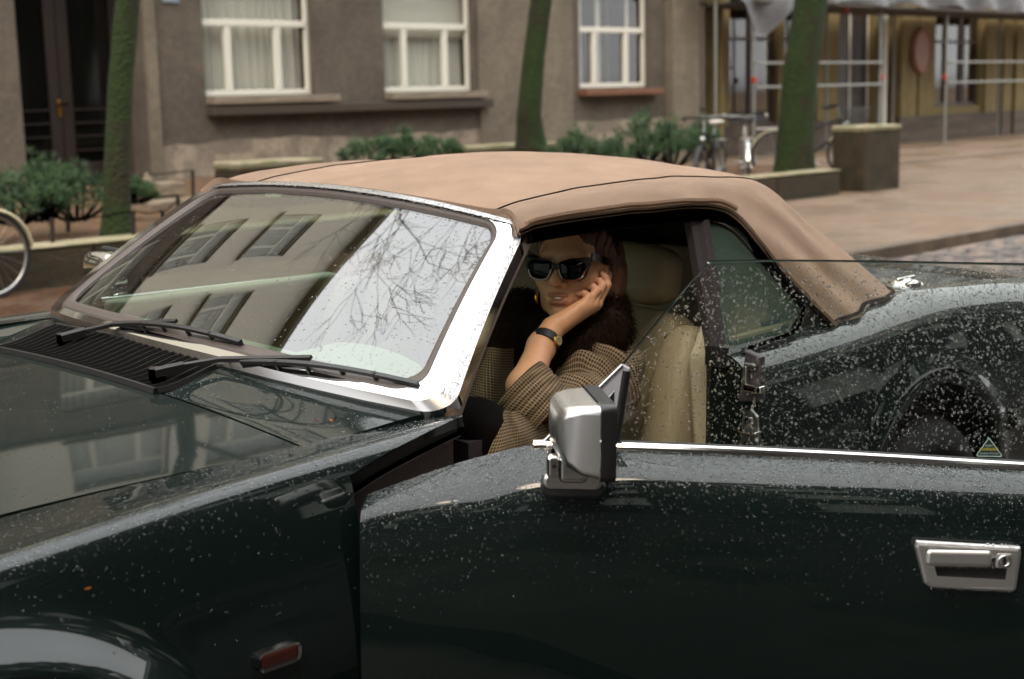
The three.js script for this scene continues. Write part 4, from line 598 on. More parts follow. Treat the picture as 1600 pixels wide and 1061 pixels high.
for (const far of [0, 1]) {
  const zf = far ? -1 : 1, m = (p) => V(p.x, p.y, p.z * zf), seamLine = [...Array(60).keys()].map((i) => { const p = roofAt(i / 59, far ? 0.75 : 0.25); p.y += 0.0006; return p; });
  part('roof_seam', capped(seamLine.slice(0, 40), 0.0022, 5, 80), M.seam, roof);
  const lip = [...Array(40).keys()].map((i) => roofAt(lerp(0.03, 0.46, i / 39), far ? 0.958 : 0.042)); part('rain_flap', sweep(lip, V(0, 0.75, zf * 0.8), far ? [[-0.004, -0.004], [-0.003, 0.006], [0.002, 0.0095], [0.008, -0.004]] : [[-0.008, -0.004], [-0.002, 0.0095], [0.003, 0.006], [0.004, -0.004]]), M.canvas, roof);
  const ed = [...Array(70).keys()].map((i) => roofAt(lerp(0.004, 0.996, i / 69), far ? 0.9985 : 0.0015)); part('edge_piping', capped(ed, 0.0045, 6, 120), M.canvas, roof);
  const sl = [...Array(40).keys()].map((i) => { const p = roofAt(lerp(far ? 0.12 : 0.05, 0.9, i / 39), far ? 0.992 : 0.008); p.y -= 0.022 - 0.004 * smooth(0.5, 1, i / 39); p.z -= zf * 0.018; return p; }); part('door_seal', capped(sl, 0.017, 8, 90), M.rubberBlack, roof);
}
{ const hem = [...Array(24).keys()].map((i) => { const p = roofAt(0.997, lerp(0.004, 0.26, i / 23)); p.y += 0.004; return p; }); part('hem', capped(hem, 0.007, 8, 50), M.canvas, roof); }
// header: chrome strip, wet, between canvas and glass
part('header_strip', sheet((u, v) => { const s = lerp(-0.97, 0.97, u), p = ws(s, lerp(0.972, 1.0, v), 0.0155); return p; }, 60, 4, {}), M.chromeWet, screenFrame);
// ---- rear quarter and tail
const tailY = spline([[0.6, 0.906], [0.87, 0.912], [1.17, 0.918], [1.4, 0.928], [1.6, 0.941], [1.8, 0.948], [2.0, 0.94], [2.3, 0.92], [2.6, 0.885], [3.0, 0.80], [3.3, 0.7]]), RARCH = [1.62, 0.36, 0.40];
const tailPts = [[0.672, 0.006], [0.702, 0.002], [0.73, -0.006], [0.757, -0.02], [0.78, -0.042], [0.798, -0.072], [0.816, -0.122], [0.834, -0.19], [0.848, -0.27], [0.85, -0.36], [0.838, -0.47], [0.81, -0.58]];
const qz = spline(tailPts.map((p, i) => [i / 11, p[0]])), qy = spline(tailPts.map((p, i) => [i / 11, p[1]]));
function tail(x, v) { let y = tailY(x) + qy(v), z = qz(v) - 0.02 * smooth(2, 3.2, x); const r = Math.hypot(x - RARCH[0], y - RARCH[1]); z += smooth(0.3, 0.55, v) * 0.014 * Math.exp(-Math.pow((r - RARCH[2]) / 0.04, 2)); return V(x, y, z); }
const quarter = (u, v) => tail(lerp(0.872, 3.0, u), v), tailSide = (x, y) => { let lo = 0.3, hi = 1; for (let k = 0; k < 24; k++) { const m = (lo + hi) / 2; if (tail(x, m).y > y) lo = m; else hi = m; } return tail(x, lo).z; };
for (const far of [0, 1]) {
  const k = far ? -1 : 1, q = part('rear_quarter_panel', [cutArch(sheet(far ? flipZ(quarter) : quarter, 130, 70, { flip: !far, skirt: 0.02 }), RARCH), archLip(RARCH, (x, y) => k * tailSide(x, Math.max(y, 0.34)), k)], M.paint, car);
  const wheel = part('rear_wheel', new THREE.TorusGeometry(0.255, 0.075, 16, 48).scale(1, 1, 1.25).translate(RARCH[0], 0.325, k * 0.76), M.tyre, car); part('rim', [new THREE.CylinderGeometry(0.2, 0.2, 0.14, 32).rotateX(PI / 2).translate(RARCH[0], 0.325, k * 0.76), new THREE.SphereGeometry(0.07, 16, 10).scale(1, 1, 0.4).translate(RARCH[0], 0.325, k * 0.83), ...[...Array(10).keys()].map((i) => rbox(0.03, 0.16, 0.02, 0.008, 0, 0.11, 0).rotateZ(i / 10 * 2 * PI).translate(RARCH[0], 0.325, k * 0.835))], M.steel, wheel);
  part('wheel_well', sheet((u, v) => { const a = rad(lerp(-10, 190, u)), r = 0.42; return V(RARCH[0] + r * Math.cos(a), RARCH[1] + r * Math.sin(a), k * lerp(0.85, 0.5, v)); }, 30, 1), M.rubberBlack, car);
  const bx = 2.02; part('bumper_strip', sweep([...Array(12).keys()].map((i) => V(lerp(bx, 2.9, i / 11), 0.57, k * (tailSide(lerp(bx, 2.9, i / 11), 0.57) + 0.004))), V(0, 0, k), [[-0.032, -0.01], [-0.028, 0.018], [-0.008, 0.024], [0.012, 0.022], [0.03, -0.01]]), M.chrome, q);
}
const deckF = (u, v) => { const x = lerp(1.72, 3.0, u), z = lerp(0.664, -0.664, v); return V(x, tailY(x) + 0.005 + 0.01 * (1 - Math.pow(z / 0.66, 2)), z); };
part('boot_deck', sheet(deckF, 50, 40, { skirt: 0.012 }), M.paint, car);
part('tonneau_panel', sheet((u, v) => { const x = lerp(1.2, 1.712, u), z = lerp(0.664, -0.664, v); return V(x, tailY(x) + 0.002 + 0.012 * (1 - Math.pow(z / 0.66, 2)), z); }, 20, 30, { skirt: 0.012 }), M.paint, car);
{ const p = C(1414, 442, 1, 0.956), f = part('fuel_filler_cap', [new THREE.SphereGeometry(0.042, 24, 12, 0, 2 * PI, 0, PI / 2).scale(1.05, 0.36, 0.9), new THREE.CylinderGeometry(0.046, 0.05, 0.008, 28).translate(0, 0.001, 0)], M.chrome, car); f.position.copy(p); part('cap_ridge', rbox(0.09, 0.012, 0.012, 0.005, 0.004, 0.012, 0), M.chrome, f); }
// ---- door shut face, striker, quarter light
{
  const out = [[0.2, 0.27], [0.25, 0.29], ...[...Array(20).keys()].map((i) => { const p = tail(0.88, lerp(1, 0.0, i / 19)); return [p.z - 0.004, p.y - 0.002]; }), [0.64, 0.915], [0.6, 0.7], [0.56, 0.4]];
  const jamb = part('door_shut_face', plate(out, 0.03, 0.003).rotateY(-PI / 2).translate(0.885, 0, 0).scale(1, 1, 1), M.paint, car); 
  const put = (o, px, py, x = 0.868) => { o.position.copy(C(px, py, 0, x)); return o; };
  put(part('striker_plate', plate([[-0.022, -0.05], [0.022, -0.05], [0.026, -0.01], [0.02, 0.035], [0, 0.05], [-0.02, 0.035], [-0.026, -0.01]], 0.008, 0.002).rotateY(-PI / 2), M.steel, jamb), 1172, 672);
  put(part('striker_bolt', [rbox(0.03, 0.008, 0.05, 0.003), rod(V(0, 0.025, 0), V(-0.012, 0.025, 0), 0.009, 10), rod(V(0, -0.03, 0), V(-0.012, -0.03, 0), 0.009, 10)], M.chrome, jamb), 1172, 674, 0.86);
  put(part('latch_cover', plate([[-0.03, -0.06], [0.03, -0.05], [0.026, 0.05], [-0.016, 0.06]], 0.02, 0.004).rotateY(-PI / 2), M.plasticBrown, jamb), 1172, 590);
  put(part('latch', [rbox(0.012, 0.045, 0.01, 0.003, 0, 0, -0.012), rbox(0.012, 0.008, 0.03, 0.003, 0, 0.026, 0)], M.steel, jamb), 1172, 588, 0.858);
  put(part('bracket', rbox(0.02, 0.018, 0.05, 0.004), M.chrome, jamb), 1178, 607, 0.86);
  put(part('window_guide', rbox(0.03, 0.05, 0.05, 0.006), M.plastic, jamb), 1120, 555, 0.858);
  const post = part('window_post', sweep([C(1092, 345, 2, 0.585), C(1108, 440, 2, 0.625), C(1128, 560, 2, 0.685)], V(-0.3, 0.2, 1), [[-0.028, -0.02], [-0.026, 0.004], [-0.012, 0.006], [-0.009, 0.001], [0.009, 0.001], [0.012, 0.006], [0.026, 0.004], [0.028, -0.02]]), M.plasticBrown, car); void post;
  const qA = C(1140, 545, 2, 0.70), qB = C(1238, 518, 2, 0.70), qC = C(1256, 486, 2, 0.69), qD = C(1250, 455, 2, 0.675), qE = C(1185, 385, 2, 0.63), qF = C(1112, 345, 2, 0.59);
  const qg = geo([qA, qB, qC, qD, qE, qF].flatMap((p) => [p.x, p.y, p.z - 0.004]), [0, 1, 2, 0, 2, 3, 0, 3, 4, 0, 4, 5]); part('quarter_window', qg, M.sideGlass, car); part('condensation', qg.clone().translate(0, 0, -0.004), std({ color: 0x9db8ae, roughness: 1, transparent: true, opacity: 0.22 }), car);
  part('quarter_trim', capped([C(1160, 547, 2, 0.735), C(1200, 534, 2, 0.735), C(1236, 520, 2, 0.735), C(1250, 505, 2, 0.73), C(1256, 480, 2, 0.715)], 0.0055, 8, 40), M.chrome, car);
  const a = C(1262, 470, 2, 0.69), b = C(1305, 520, 2, 0.72); part('quarter_seal', geo([qB, qC, qD, qE, V(a.x, a.y, a.z), V(b.x, b.y, b.z)].flatMap((p) => [p.x, p.y, p.z + 0.001]), [0, 1, 4, 0, 4, 5, 1, 2, 4]), M.rubberBlack, car);
}
// ---- cabin
const cushion = (w, h, d, e = 0.32, bow = 0) => sheet((u, v) => { const a = (u - 0.5) * 2 * PI, b = (v - 0.5) * PI, P = (c, k) => Math.sign(c) * Math.pow(Math.abs(c), k), cb = P(Math.cos(b), e); const x = d / 2 * cb * P(Math.cos(a), e), z = -w / 2 * cb * P(Math.sin(a), e), y = h / 2 * P(Math.sin(b), e); return V(x + bow * (1 - 4 * z * z / w / w), y, z); }, 56, 36, { uv: (u, v) => [u * 2 * (w + d), v * h] });
function seat(name, x, y, z, tilt, w, h, label) {
  const s = part(name, cushion(w * 0.72, h, 0.13, 0.35).rotateZ(-tilt).translate(x, y, z), M.leather, car);
  for (const k of [-1, 1]) part('bolster', cushion(w * 0.24, h * 0.96, 0.2, 0.55).rotateZ(-tilt).translate(x - 0.025, y - 0.01, z + k * w * 0.42), M.leather, s);
  part('head_restraint', [cushion(0.25, 0.15, 0.1, 0.6).rotateZ(-tilt).translate(x + (h / 2 + 0.1) * Math.sin(tilt) - 0.03, y + h / 2 + 0.075, z), rod(V(x + h / 2 * Math.sin(tilt), y + h / 2 - 0.03, z - 0.05), V(x + (h / 2 + 0.06) * Math.sin(tilt), y + h / 2 + 0.05, z - 0.05), 0.006)], M.leather, s);
  part('seat_cushion', cushion(w, 0.17, 0.52, 0.35).translate(x - 0.34, 0.42, z), M.leather, s);
  for (const k of [-1, 1]) { const p = []; for (let i = 0; i <= 10; i++) { const t = i / 10, yy = lerp(-h * 0.46, h * 0.43, t); p.push(V(x - 0.115 * (1 - 0.25 * t * t) + yy * Math.sin(tilt) , y + yy * Math.cos(tilt), z + k * w * (0.39 - 0.05 * t * t))); } part('piping', capped(p, 0.005, 6, 30), M.piping, s); }
  return s;
}
seat('front_seat', 0.92, 0.69, 0.36, rad(14), 0.5, 0.56); seat('front_seat', 0.84, 0.69, -0.36, rad(14), 0.5, 0.56);
{ const p = C(1080, 418, 2, 0.34); part('rear_seat', [cushion(0.5, 0.5, 0.15, 0.35).rotateZ(-rad(22)).translate(p.x + 0.0, p.y - 0.2, 0.34), cushion(0.5, 0.5, 0.15, 0.35).rotateZ(-rad(22)).translate(p.x, p.y - 0.2, -0.34), cushion(1.1, 0.14, 0.4, 0.35).translate(p.x - 0.28, 0.5, 0)], M.leather, car); }
part('rear_bulkhead', between(1.46, 1.49, 0.3, 0.93, -0.68, 0.68), M.carpet, car);
part('floor', [between(-0.3, 1.46, 0.2, 0.24, -0.74, 0.74), rbox(1.5, 0.2, 0.22, 0.05, 0.5, 0.33, 0)], M.carpet, car);
part('sill', rbox(1.2, 0.16, 0.14, 0.03, 0.27, 0.27, 0.77), M.paint, car);
part('firewall', between(-0.34, -0.3, 0.24, 0.86, -0.74, 0.74), M.rubberBlack, car);
part('footwell_side', plate([[-0.32, 0.3], [-0.02, 0.3], [-0.1, 0.74], [-0.32, 0.74]], 0.02).translate(0, 0, 0.735), std({ color: 0x2a1a10, roughness: 0.8 }), car);
{ const E = (u) => { const x = lerp(-0.305, -0.002, u); return wing(x, vEdge(x)); }, inn = (u, k) => E(u).add(V(0.012 * k, -0.034 * k - 0.003, -0.025 * k - 0.004)); part('wing_flange', sheet((u, v) => inn(u, v), 20, 3, { back: 0.002 }), M.rubberBlack, car); part('aperture_seal', capped([...Array(12).keys()].map((i) => inn(i / 11, 1.15).add(V(0.004, 0, 0.004))), 0.006, 6, 40), std({ color: 0x5a4636, roughness: 0.4 }), car); part('hinge_pillar', sheet((u, v) => { const p = inn(u, 1.3); return V(p.x, lerp(0.3, p.y, v), p.z - 0.004); }, 12, 4, { back: 0.004 }), std({ color: 0x26130c, roughness: 0.5 }), car); }
{ const dash = part('dashboard', sheet((u, v) => { const z = lerp(0.63, -0.67, v), s = z / 0.73, x = lerp(baseX(s) + 0.055, 0.13, u), roll2 = smooth(0.72, 1, u); return V(x + 0.05 * Math.sin(roll2 * PI / 2) * 0.4, 0.936 - 0.022 * s * s + 0.012 * Math.sin(u * PI) - 0.13 * roll2 * roll2, z); }, 30, 50, {}), M.dash, car);
  part('dash_face', between(0.12, 0.16, 0.5, 0.83, -0.66, 0.66), M.plasticBrown, dash);
  part('binnacle', sheet((u, v) => { const a = lerp(0, PI, v), z = 0.36 + 0.19 * Math.cos(a), x = lerp(0.0, 0.13, u); return V(x, 0.93 + 0.05 * Math.sin(a) * (0.75 + 0.25 * u), z); }, 8, 26, { back: 0.01, skirt: 0.01 }), M.dash, dash); }
{ const c = V(0.2, 0.84, 0.36), g = new THREE.TorusGeometry(0.185, 0.013, 12, 56).rotateY(PI / 2), hub = [cushion(0.16, 0.11, 0.05, 0.6), rod(V(0, 0, 0), V(0, 0.03, 0.18), 0.011), rod(V(0, 0, 0), V(0, 0.03, -0.18), 0.011), rod(V(0, 0, 0), V(0, -0.18, 0), 0.012), rod(V(0, 0, 0), V(-0.2, -0.02, 0), 0.025)];
  const w = part('steering_wheel', merge([g, ...hub]).rotateZ(rad(-24)).translate(c.x, c.y, c.z), M.plasticBrown, car); void w; }
{ const far = part('far_door', sheet((u, v) => V(lerp(-0.3, 0.87, u), lerp(0.3, 0.918, v), -0.735 - 0.03 * Math.sin(v * 2) + 0.045 * smooth(0.5, 1, v)), 8, 10, { back: 0.05, skirt: 0.05 }), M.paint, car);
  part('door_card', sheet((u, v) => V(lerp(0.14, 0.86, u), lerp(0.3, 0.925, v), -0.665 - 0.02 * Math.sin(v * 2.4)), 8, 10, { back: 0.01 }), M.leatherPale, far); part('door_top_rail', [rbox(0.74, 0.035, 0.06, 0.015, 0.49, 0.93, -0.685)], M.dash, far); part('window_glass', sheet((u, v) => V(lerp(lerp(0.12, 0.44, v), 0.86, u), lerp(0.94, 1.2, v), lerp(-0.70, -0.60, v)), 2, 4), M.sideGlass, far); part('belt_trim', rod(V(0.12, 0.945, -0.72), V(0.87, 0.935, -0.72), 0.008), M.chrome, far); part('armrest', cushion(0.07, 0.07, 0.36, 0.5).translate(0.5, 0.68, -0.64), M.leather, far); }
part('quarter_trim_panel', [plate([[0.9, 0.3], [1.45, 0.3], [1.45, 0.93], [0.9, 0.915]], 0.02, 0.004).translate(0, 0, 0.64), plate([[0.9, 0.3], [1.45, 0.3], [1.45, 0.93], [0.9, 0.915]], 0.02, 0.004).translate(0, 0, -0.62)], M.leatherPale, car);
{ const f = (u, v) => { const a = C(lerp(1098, 1118, u), 500, 2, 0.62), b = C(lerp(1076, 1112, u), 560, 2, 0.63), c = C(lerp(1085, 1122, u), 700, 2, 0.64), d = V(c.x + 0.02, c.y - 0.3, c.z), p = v < 0.33 ? a.clone().lerp(b, v / 0.33) : v < 0.66 ? b.clone().lerp(c, (v - 0.33) / 0.33) : c.clone().lerp(d, (v - 0.66) / 0.34); p.z += 0.015 * Math.sin(u * PI); return p; }; part('seat_side_trim', sheet(f, 8, 24, { back: 0.01, skirt: 0.01 }), M.leatherPale, car);
  part('seat_belt', sheet((u, v) => { const a = C(lerp(1112, 1122, u), 540, 2, 0.665), b = C(lerp(1110, 1124, u), 705, 2, 0.67), p = a.lerp(b, v); p.y -= 0.25 * Math.max(0, v - 0.9); return p; }, 2, 10, {}), M.belt, car); }
{ const p = C(166, 424, 2, -0.84), m = part('far_mirror', [cushion(0.16, 0.11, 0.075, 0.6)], M.chrome, car); m.position.copy(p); part('rim', [rbox(0.02, 0.115, 0.185, 0.03, 0.045, 0, 0)], M.rubberBlack, m); part('foot', [rbox(0.05, 0.07, 0.06, 0.015, 0.01, -0.08, 0.04)], M.chrome, m); }

// ---- the open door, in its own axes: x along the door from the hinge, y up, z outwards
const topY = spline([[0, 0.846], [0.07, 0.872], [0.14, 0.898], [0.21, 0.919], [0.255, 0.931], [0.29, 0.936], [0.41, 0.935], [0.78, 0.925], [1.085, 0.912], [1.25, 0.906]]);
const dp0 = [[-0.07, 0.0], [-0.055, 0.001], [-0.04, 0.003], [-0.025, 0.007], [-0.012, 0.014], [-0.002, 0.028], [0.005, 0.062], [0.009, 0.12], [0.012, 0.2], [0.011, 0.29], [0.002, 0.4], [-0.02, 0.53]], dpA = [[-0.075, 0.0], [-0.06, 0.006], [-0.045, 0.014], [-0.03, 0.024], [-0.016, 0.036], [-0.004, 0.054], [0.004, 0.085], [0.009, 0.14], [0.012, 0.21], [0.011, 0.29], [0.002, 0.4], [-0.02, 0.53]], dpB = [[-0.082, 0.0], [-0.072, 0.002], [-0.055, 0.006], [-0.036, 0.012], [-0.018, 0.021], [-0.006, 0.036], [0.002, 0.068], [0.008, 0.125], [0.012, 0.2], [0.011, 0.29], [0.002, 0.4], [-0.02, 0.53]];
const kn = (a, k) => spline(a.map((p, i) => [i / 11, p[k]])), ow = kn(dp0, 0), oy = kn(dp0, 1), aw = kn(dpA, 0), ay = kn(dpA, 1), bw = kn(dpB, 0), by = kn(dpB, 1);
const skin = (u, v) => { const x = 1.2 * u, k = smooth(0.26, 0.46, x), j = smooth(0.0, 0.2, x); return V(x, topY(x) - lerp(lerp(oy(v), ay(v), j), by(v), k), lerp(lerp(ow(v), aw(v), j), bw(v), k) + 0.01 * Math.sin(PI * u) * smooth(0.3, 0.6, v)); };
const skinZ = (x, y) => { let lo = 0, hi = 1; for (let k = 0; k < 24; k++) { const m = (lo + hi) / 2; if (skin(x / 1.2, m).y > y) lo = m; else hi = m; } return skin(x / 1.2, lo).z; };
const door = part('open_door', sheet(skin, 90, 90, { flip: true, skirt: 0.03 }), M.paint, car);
door.position.copy(HINGE); door.rotation.y = -SWING;
part('inner_panel', sheet((u, v) => V(lerp(0.01, 1.19, u), lerp(topY(1.2 * u) - 0.05, 0.3, v), -0.115 - 0.02 * Math.sin(v * 3)), 10, 10, { back: 0.0 }), M.leatherPale, door);
part('end_face', [sheet((u, v) => V(0.004, lerp(0.845, 0.3, v), lerp(-0.115, skin(0, v).z, u)), 2, 14), sheet((u, v) => V(1.196, lerp(0.9, 0.35, v), lerp(-0.115, skin(1, v).z, u)), 2, 14)], M.paint, door);
part('belt_trim', sweep([...Array(40).keys()].map((i) => { const x = lerp(0.283, 1.2, i / 39); return V(x, topY(x) + 0.001, -0.076); }), V(0, 0.75, 0.66), [[-0.009, -0.004], [-0.008, 0.003], [-0.0045, 0.0068], [0, 0.0078], [0.0045, 0.0068], [0.008, 0.003], [0.009, -0.004]]), M.chrome, door);
part('belt_seal', sweep([...Array(20).keys()].map((i) => { const x = lerp(0.3, 1.2, i / 19); return V(x, topY(x) + 0.004, -0.092); }), V(0, 1, 0), [[-0.006, -0.01], [-0.005, 0.003], [0.005, 0.003], [0.006, -0.01]]), M.rubberBlack, door);
const gw = (y) => -0.098 - 0.095 * (y - 0.92) / 0.32, gp = (px, py) => { let w = -0.12, p = D(px, py, w); for (let i = 0; i < 6; i++) { w = gw(p.y); p = D(px, py, w); } return p; };
const gTop = gp(1400, 408).y, gR = [gp(957, 700), gp(974, 569), gp(1020, 512), gp(1065, 458), gp(1096, 423), gp(1108, 413), gp(1124, 408.5)], gOut = [...gR.map((p) => [p.x, p.y]), [1.22, gTop - 0.004], [1.27, 1.2], [1.25, 0.85], [gR[0].x - 0.002, 0.85]];
{ const s = new THREE.Shape(gOut.map(([x, y]) => new THREE.Vector2(x, y))), g = new THREE.ShapeGeometry(s, 4), p = g.attributes.position; for (let i = 0; i < p.count; i++) p.setZ(i, gw(p.getY(i))); g.computeVertexNormals(); const gl = part('window_glass', g, M.sideGlass, door);
  const rim = [...gR.slice(1).map((q) => V(q.x, q.y, gw(q.y))), V(0.8, gTop - 0.001, gw(gTop)), V(1.22, gTop - 0.004, gw(gTop - 0.004))]; void gl; part('glass_edge', capped(rim, 0.0021, 5, 90), M.glassEdge, door);
  const sa = D(878, 622, -0.085), sb = D(972, 566, -0.1), sc2 = D(957, 698, -0.095); part('mirror_sail', plate([[0.292, 0.932], [sb.x, sb.y], [sb.x + 0.012, sb.y - 0.006], [sc2.x + 0.004, 0.93]], 0.012, 0.002).translate(0, 0, -0.078), std({ color: 0xa5a2a8, roughness: 0.3 }), door); void sa;
  part('sail_channel', rod(V(sb.x + 0.006, sb.y - 0.01, -0.085), V(sc2.x + 0.002, 0.93, -0.084), 0.009, 8), M.rubberBlack, door); part('sail_edge', rod(V(0.292, 0.934, -0.076), V(sb.x, sb.y, -0.078), 0.0035, 6), M.chrome, door); }
{ // mirror on the door
  const st = [[0.306, 0.045, 0.118, 0.99, 1.036, 0.014], [0.309, 0.034, 0.132, 0.974, 1.046, 0.016], [0.318, 0.024, 0.142, 0.958, 1.053, 0.014], [0.338, 0.017, 0.15, 0.949, 1.057, 0.011], [0.364, 0.013, 0.155, 0.944, 1.059, 0.012]];
  const ring = (i, k) => { const [u, a, b, c, d, r] = st[i], q = roundRect(b - a, d - c, r, 5, (a + b) / 2, (c + d) / 2), e = q[k % q.length]; return V(u + 0.2 * (e[0] - 0.02), e[1], e[0]); };
  const n = 24, f = (u, v) => { const t = v * 4, i = Math.min(3, Math.floor(t)); return ring(i, Math.round(u * n)).lerp(ring(i + 1, Math.round(u * n)), t - i); };
  const pos = [], idx = [], uv = []; for (let i = 0; i < 5; i++) for (let k = 0; k <= n; k++) { const p = f(k / n, i / 4); pos.push(p.x, p.y, p.z); uv.push(k * 0.02, i * 0.02); } for (let i = 0; i < 4; i++) for (let k = 0; k < n; k++) { const a = i * (n + 1) + k; idx.push(a, a + 1, a + n + 2, a, a + n + 2, a + n + 1); } const c0 = pos.length / 3; pos.push(0.317, 1.012, 0.08); uv.push(0, 0); for (let k = 0; k < n; k++) idx.push(c0, k + 1, k);
  const mh = part('mirror_housing', geo(pos, idx, uv), M.chromeMirror, door); void mh;
  const rimO = (x, s) => roundRect(0.147 * s, 0.119 * s, 0.012, 5, 0.084, 1.0015).map(([z, y]) => [x + 0.2 * (z - 0.02), y, z]); const A = rimO(0.364, 1.02), B = rimO(0.388, 1.02), Cc = rimO(0.389, 0.92), rp = [], ri = []; [A, B, Cc].forEach((r) => r.forEach((p) => rp.push(...p))); const L = A.length; for (let i = 0; i < 2; i++) for (let k = 0; k < L; k++) { const a = i * L + k, b = i * L + (k + 1) % L; ri.push(a, b, b + L, a, b + L, a + L); }
  part('mirror_rim', geo(rp, ri), M.plastic, door); part('mirror_glass', rbox(0.003, 0.107, 0.134, 0.01, 0, 0, 0).rotateY(-0.197).translate(0.4, 1.0015, 0.084), M.mirrorGlass, door);
  part('mirror_foot', [plate(roundRect(0.096, 0.028, 0.012, 5, 0.35, 0.912), 0.05, 0.006).translate(0, 0, 0.054), rbox(0.036, 0.04, 0.05, 0.009, 0.325, 0.936, 0.032), rbox(0.05, 0.05, 0.04, 0.012, 0.35, 0.935, 0.045)], M.chrome, door); part('mirror_base', plate(roundRect(0.104, 0.03, 0.014, 5, 0.35, 0.898), 0.06, 0.005).translate(0, 0, 0.05), M.rubberBlack, door); part('screw', rod(V(0.32, 0.938, 0.056), V(0.32, 0.938, 0.0585), 0.0035, 10), M.plastic, door);
}
{ // door handle
  const h = (px, py) => D(px, py, 0.012), z = skinZ(0.98, 0.77) + 0.004, o = [[1428, 840], [1590, 850], [1592, 860], [1584, 915], [1576, 920], [1450, 913], [1440, 906], [1426, 850]].map(([a, b]) => { const p = h(a, b); return [p.x, p.y]; }), inn = [[1444, 853], [1577, 862], [1571, 905], [1455, 899]].map(([a, b]) => { const p = h(a, b); return [p.x, p.y]; });
  part('handle_frame', plate(o, 0.014, 0.006, [inn]).translate(0, 0, z + 0.012), M.chromeWorn, door); part('handle_recess', plate(inn.map(([x, y]) => [lerp(x, 0.98, 0.0), y]), 0.003).translate(0, 0, z + 0.0015), M.rubberBlack, door);
  const l = h(1495, 866), k = h(1564, 870); part('handle_lever', rbox(0.106, 0.029, 0.02, 0.008, l.x - 0.001, l.y, z + 0.006, 4), M.chromeWorn, door); part('lock_block', [rbox(0.027, 0.027, 0.014, 0.004, k.x, k.y, z + 0.006)], M.chromeWorn, door); part('key_lock', new THREE.TorusGeometry(0.0085, 0.0022, 8, 24).translate(k.x, k.y, z + 0.014), M.chrome, door); part('keyhole', new THREE.CylinderGeometry(0.0062, 0.0062, 0.002, 16).rotateX(PI / 2).scale(0.5, 1, 1).translate(k.x, k.y, z + 0.0136), M.rubberBlack, door);
}
{ // the little alarm sticker inside the glass
  const cv = document.createElement('canvas'); cv.width = 256; cv.height = 200; const x = cv.getContext('2d'); x.clearRect(0, 0, 256, 200);
  x.beginPath(); x.moveTo(128, 14); x.lineTo(240, 170); x.quadraticCurveTo(246, 188, 226, 188); x.lineTo(30, 188); x.quadraticCurveTo(10, 188, 16, 170); x.closePath(); x.fillStyle = '#0c1414'; x.fill(); x.lineWidth = 7; x.strokeStyle = '#93a99c'; x.stroke();
  x.textAlign = 'center'; x.fillStyle = '#8a9a94'; x.font = 'bold 24px sans-serif'; x.fillText('ALERT', 128, 96); x.fillStyle = '#8d8332'; x.font = 'bold 36px sans-serif'; x.fillText('WARNING', 128, 134); x.fillStyle = '#74877e'; x.font = 'bold 24px sans-serif'; x.fillText('ALARM SYSTEM', 128, 170);
  const t = new THREE.CanvasTexture(cv); t.colorSpace = THREE.SRGBColorSpace; const a = gp(1545, 698), g = new THREE.PlaneGeometry(0.045, 0.035), s = part('alarm_sticker', g, std({ map: t, alphaTest: 0.5, roughness: 0.4, side: THREE.DoubleSide }), door); s.position.set(a.x, a.y, gw(a.y) + 0.002); s.rotation.x = -0.29;
}
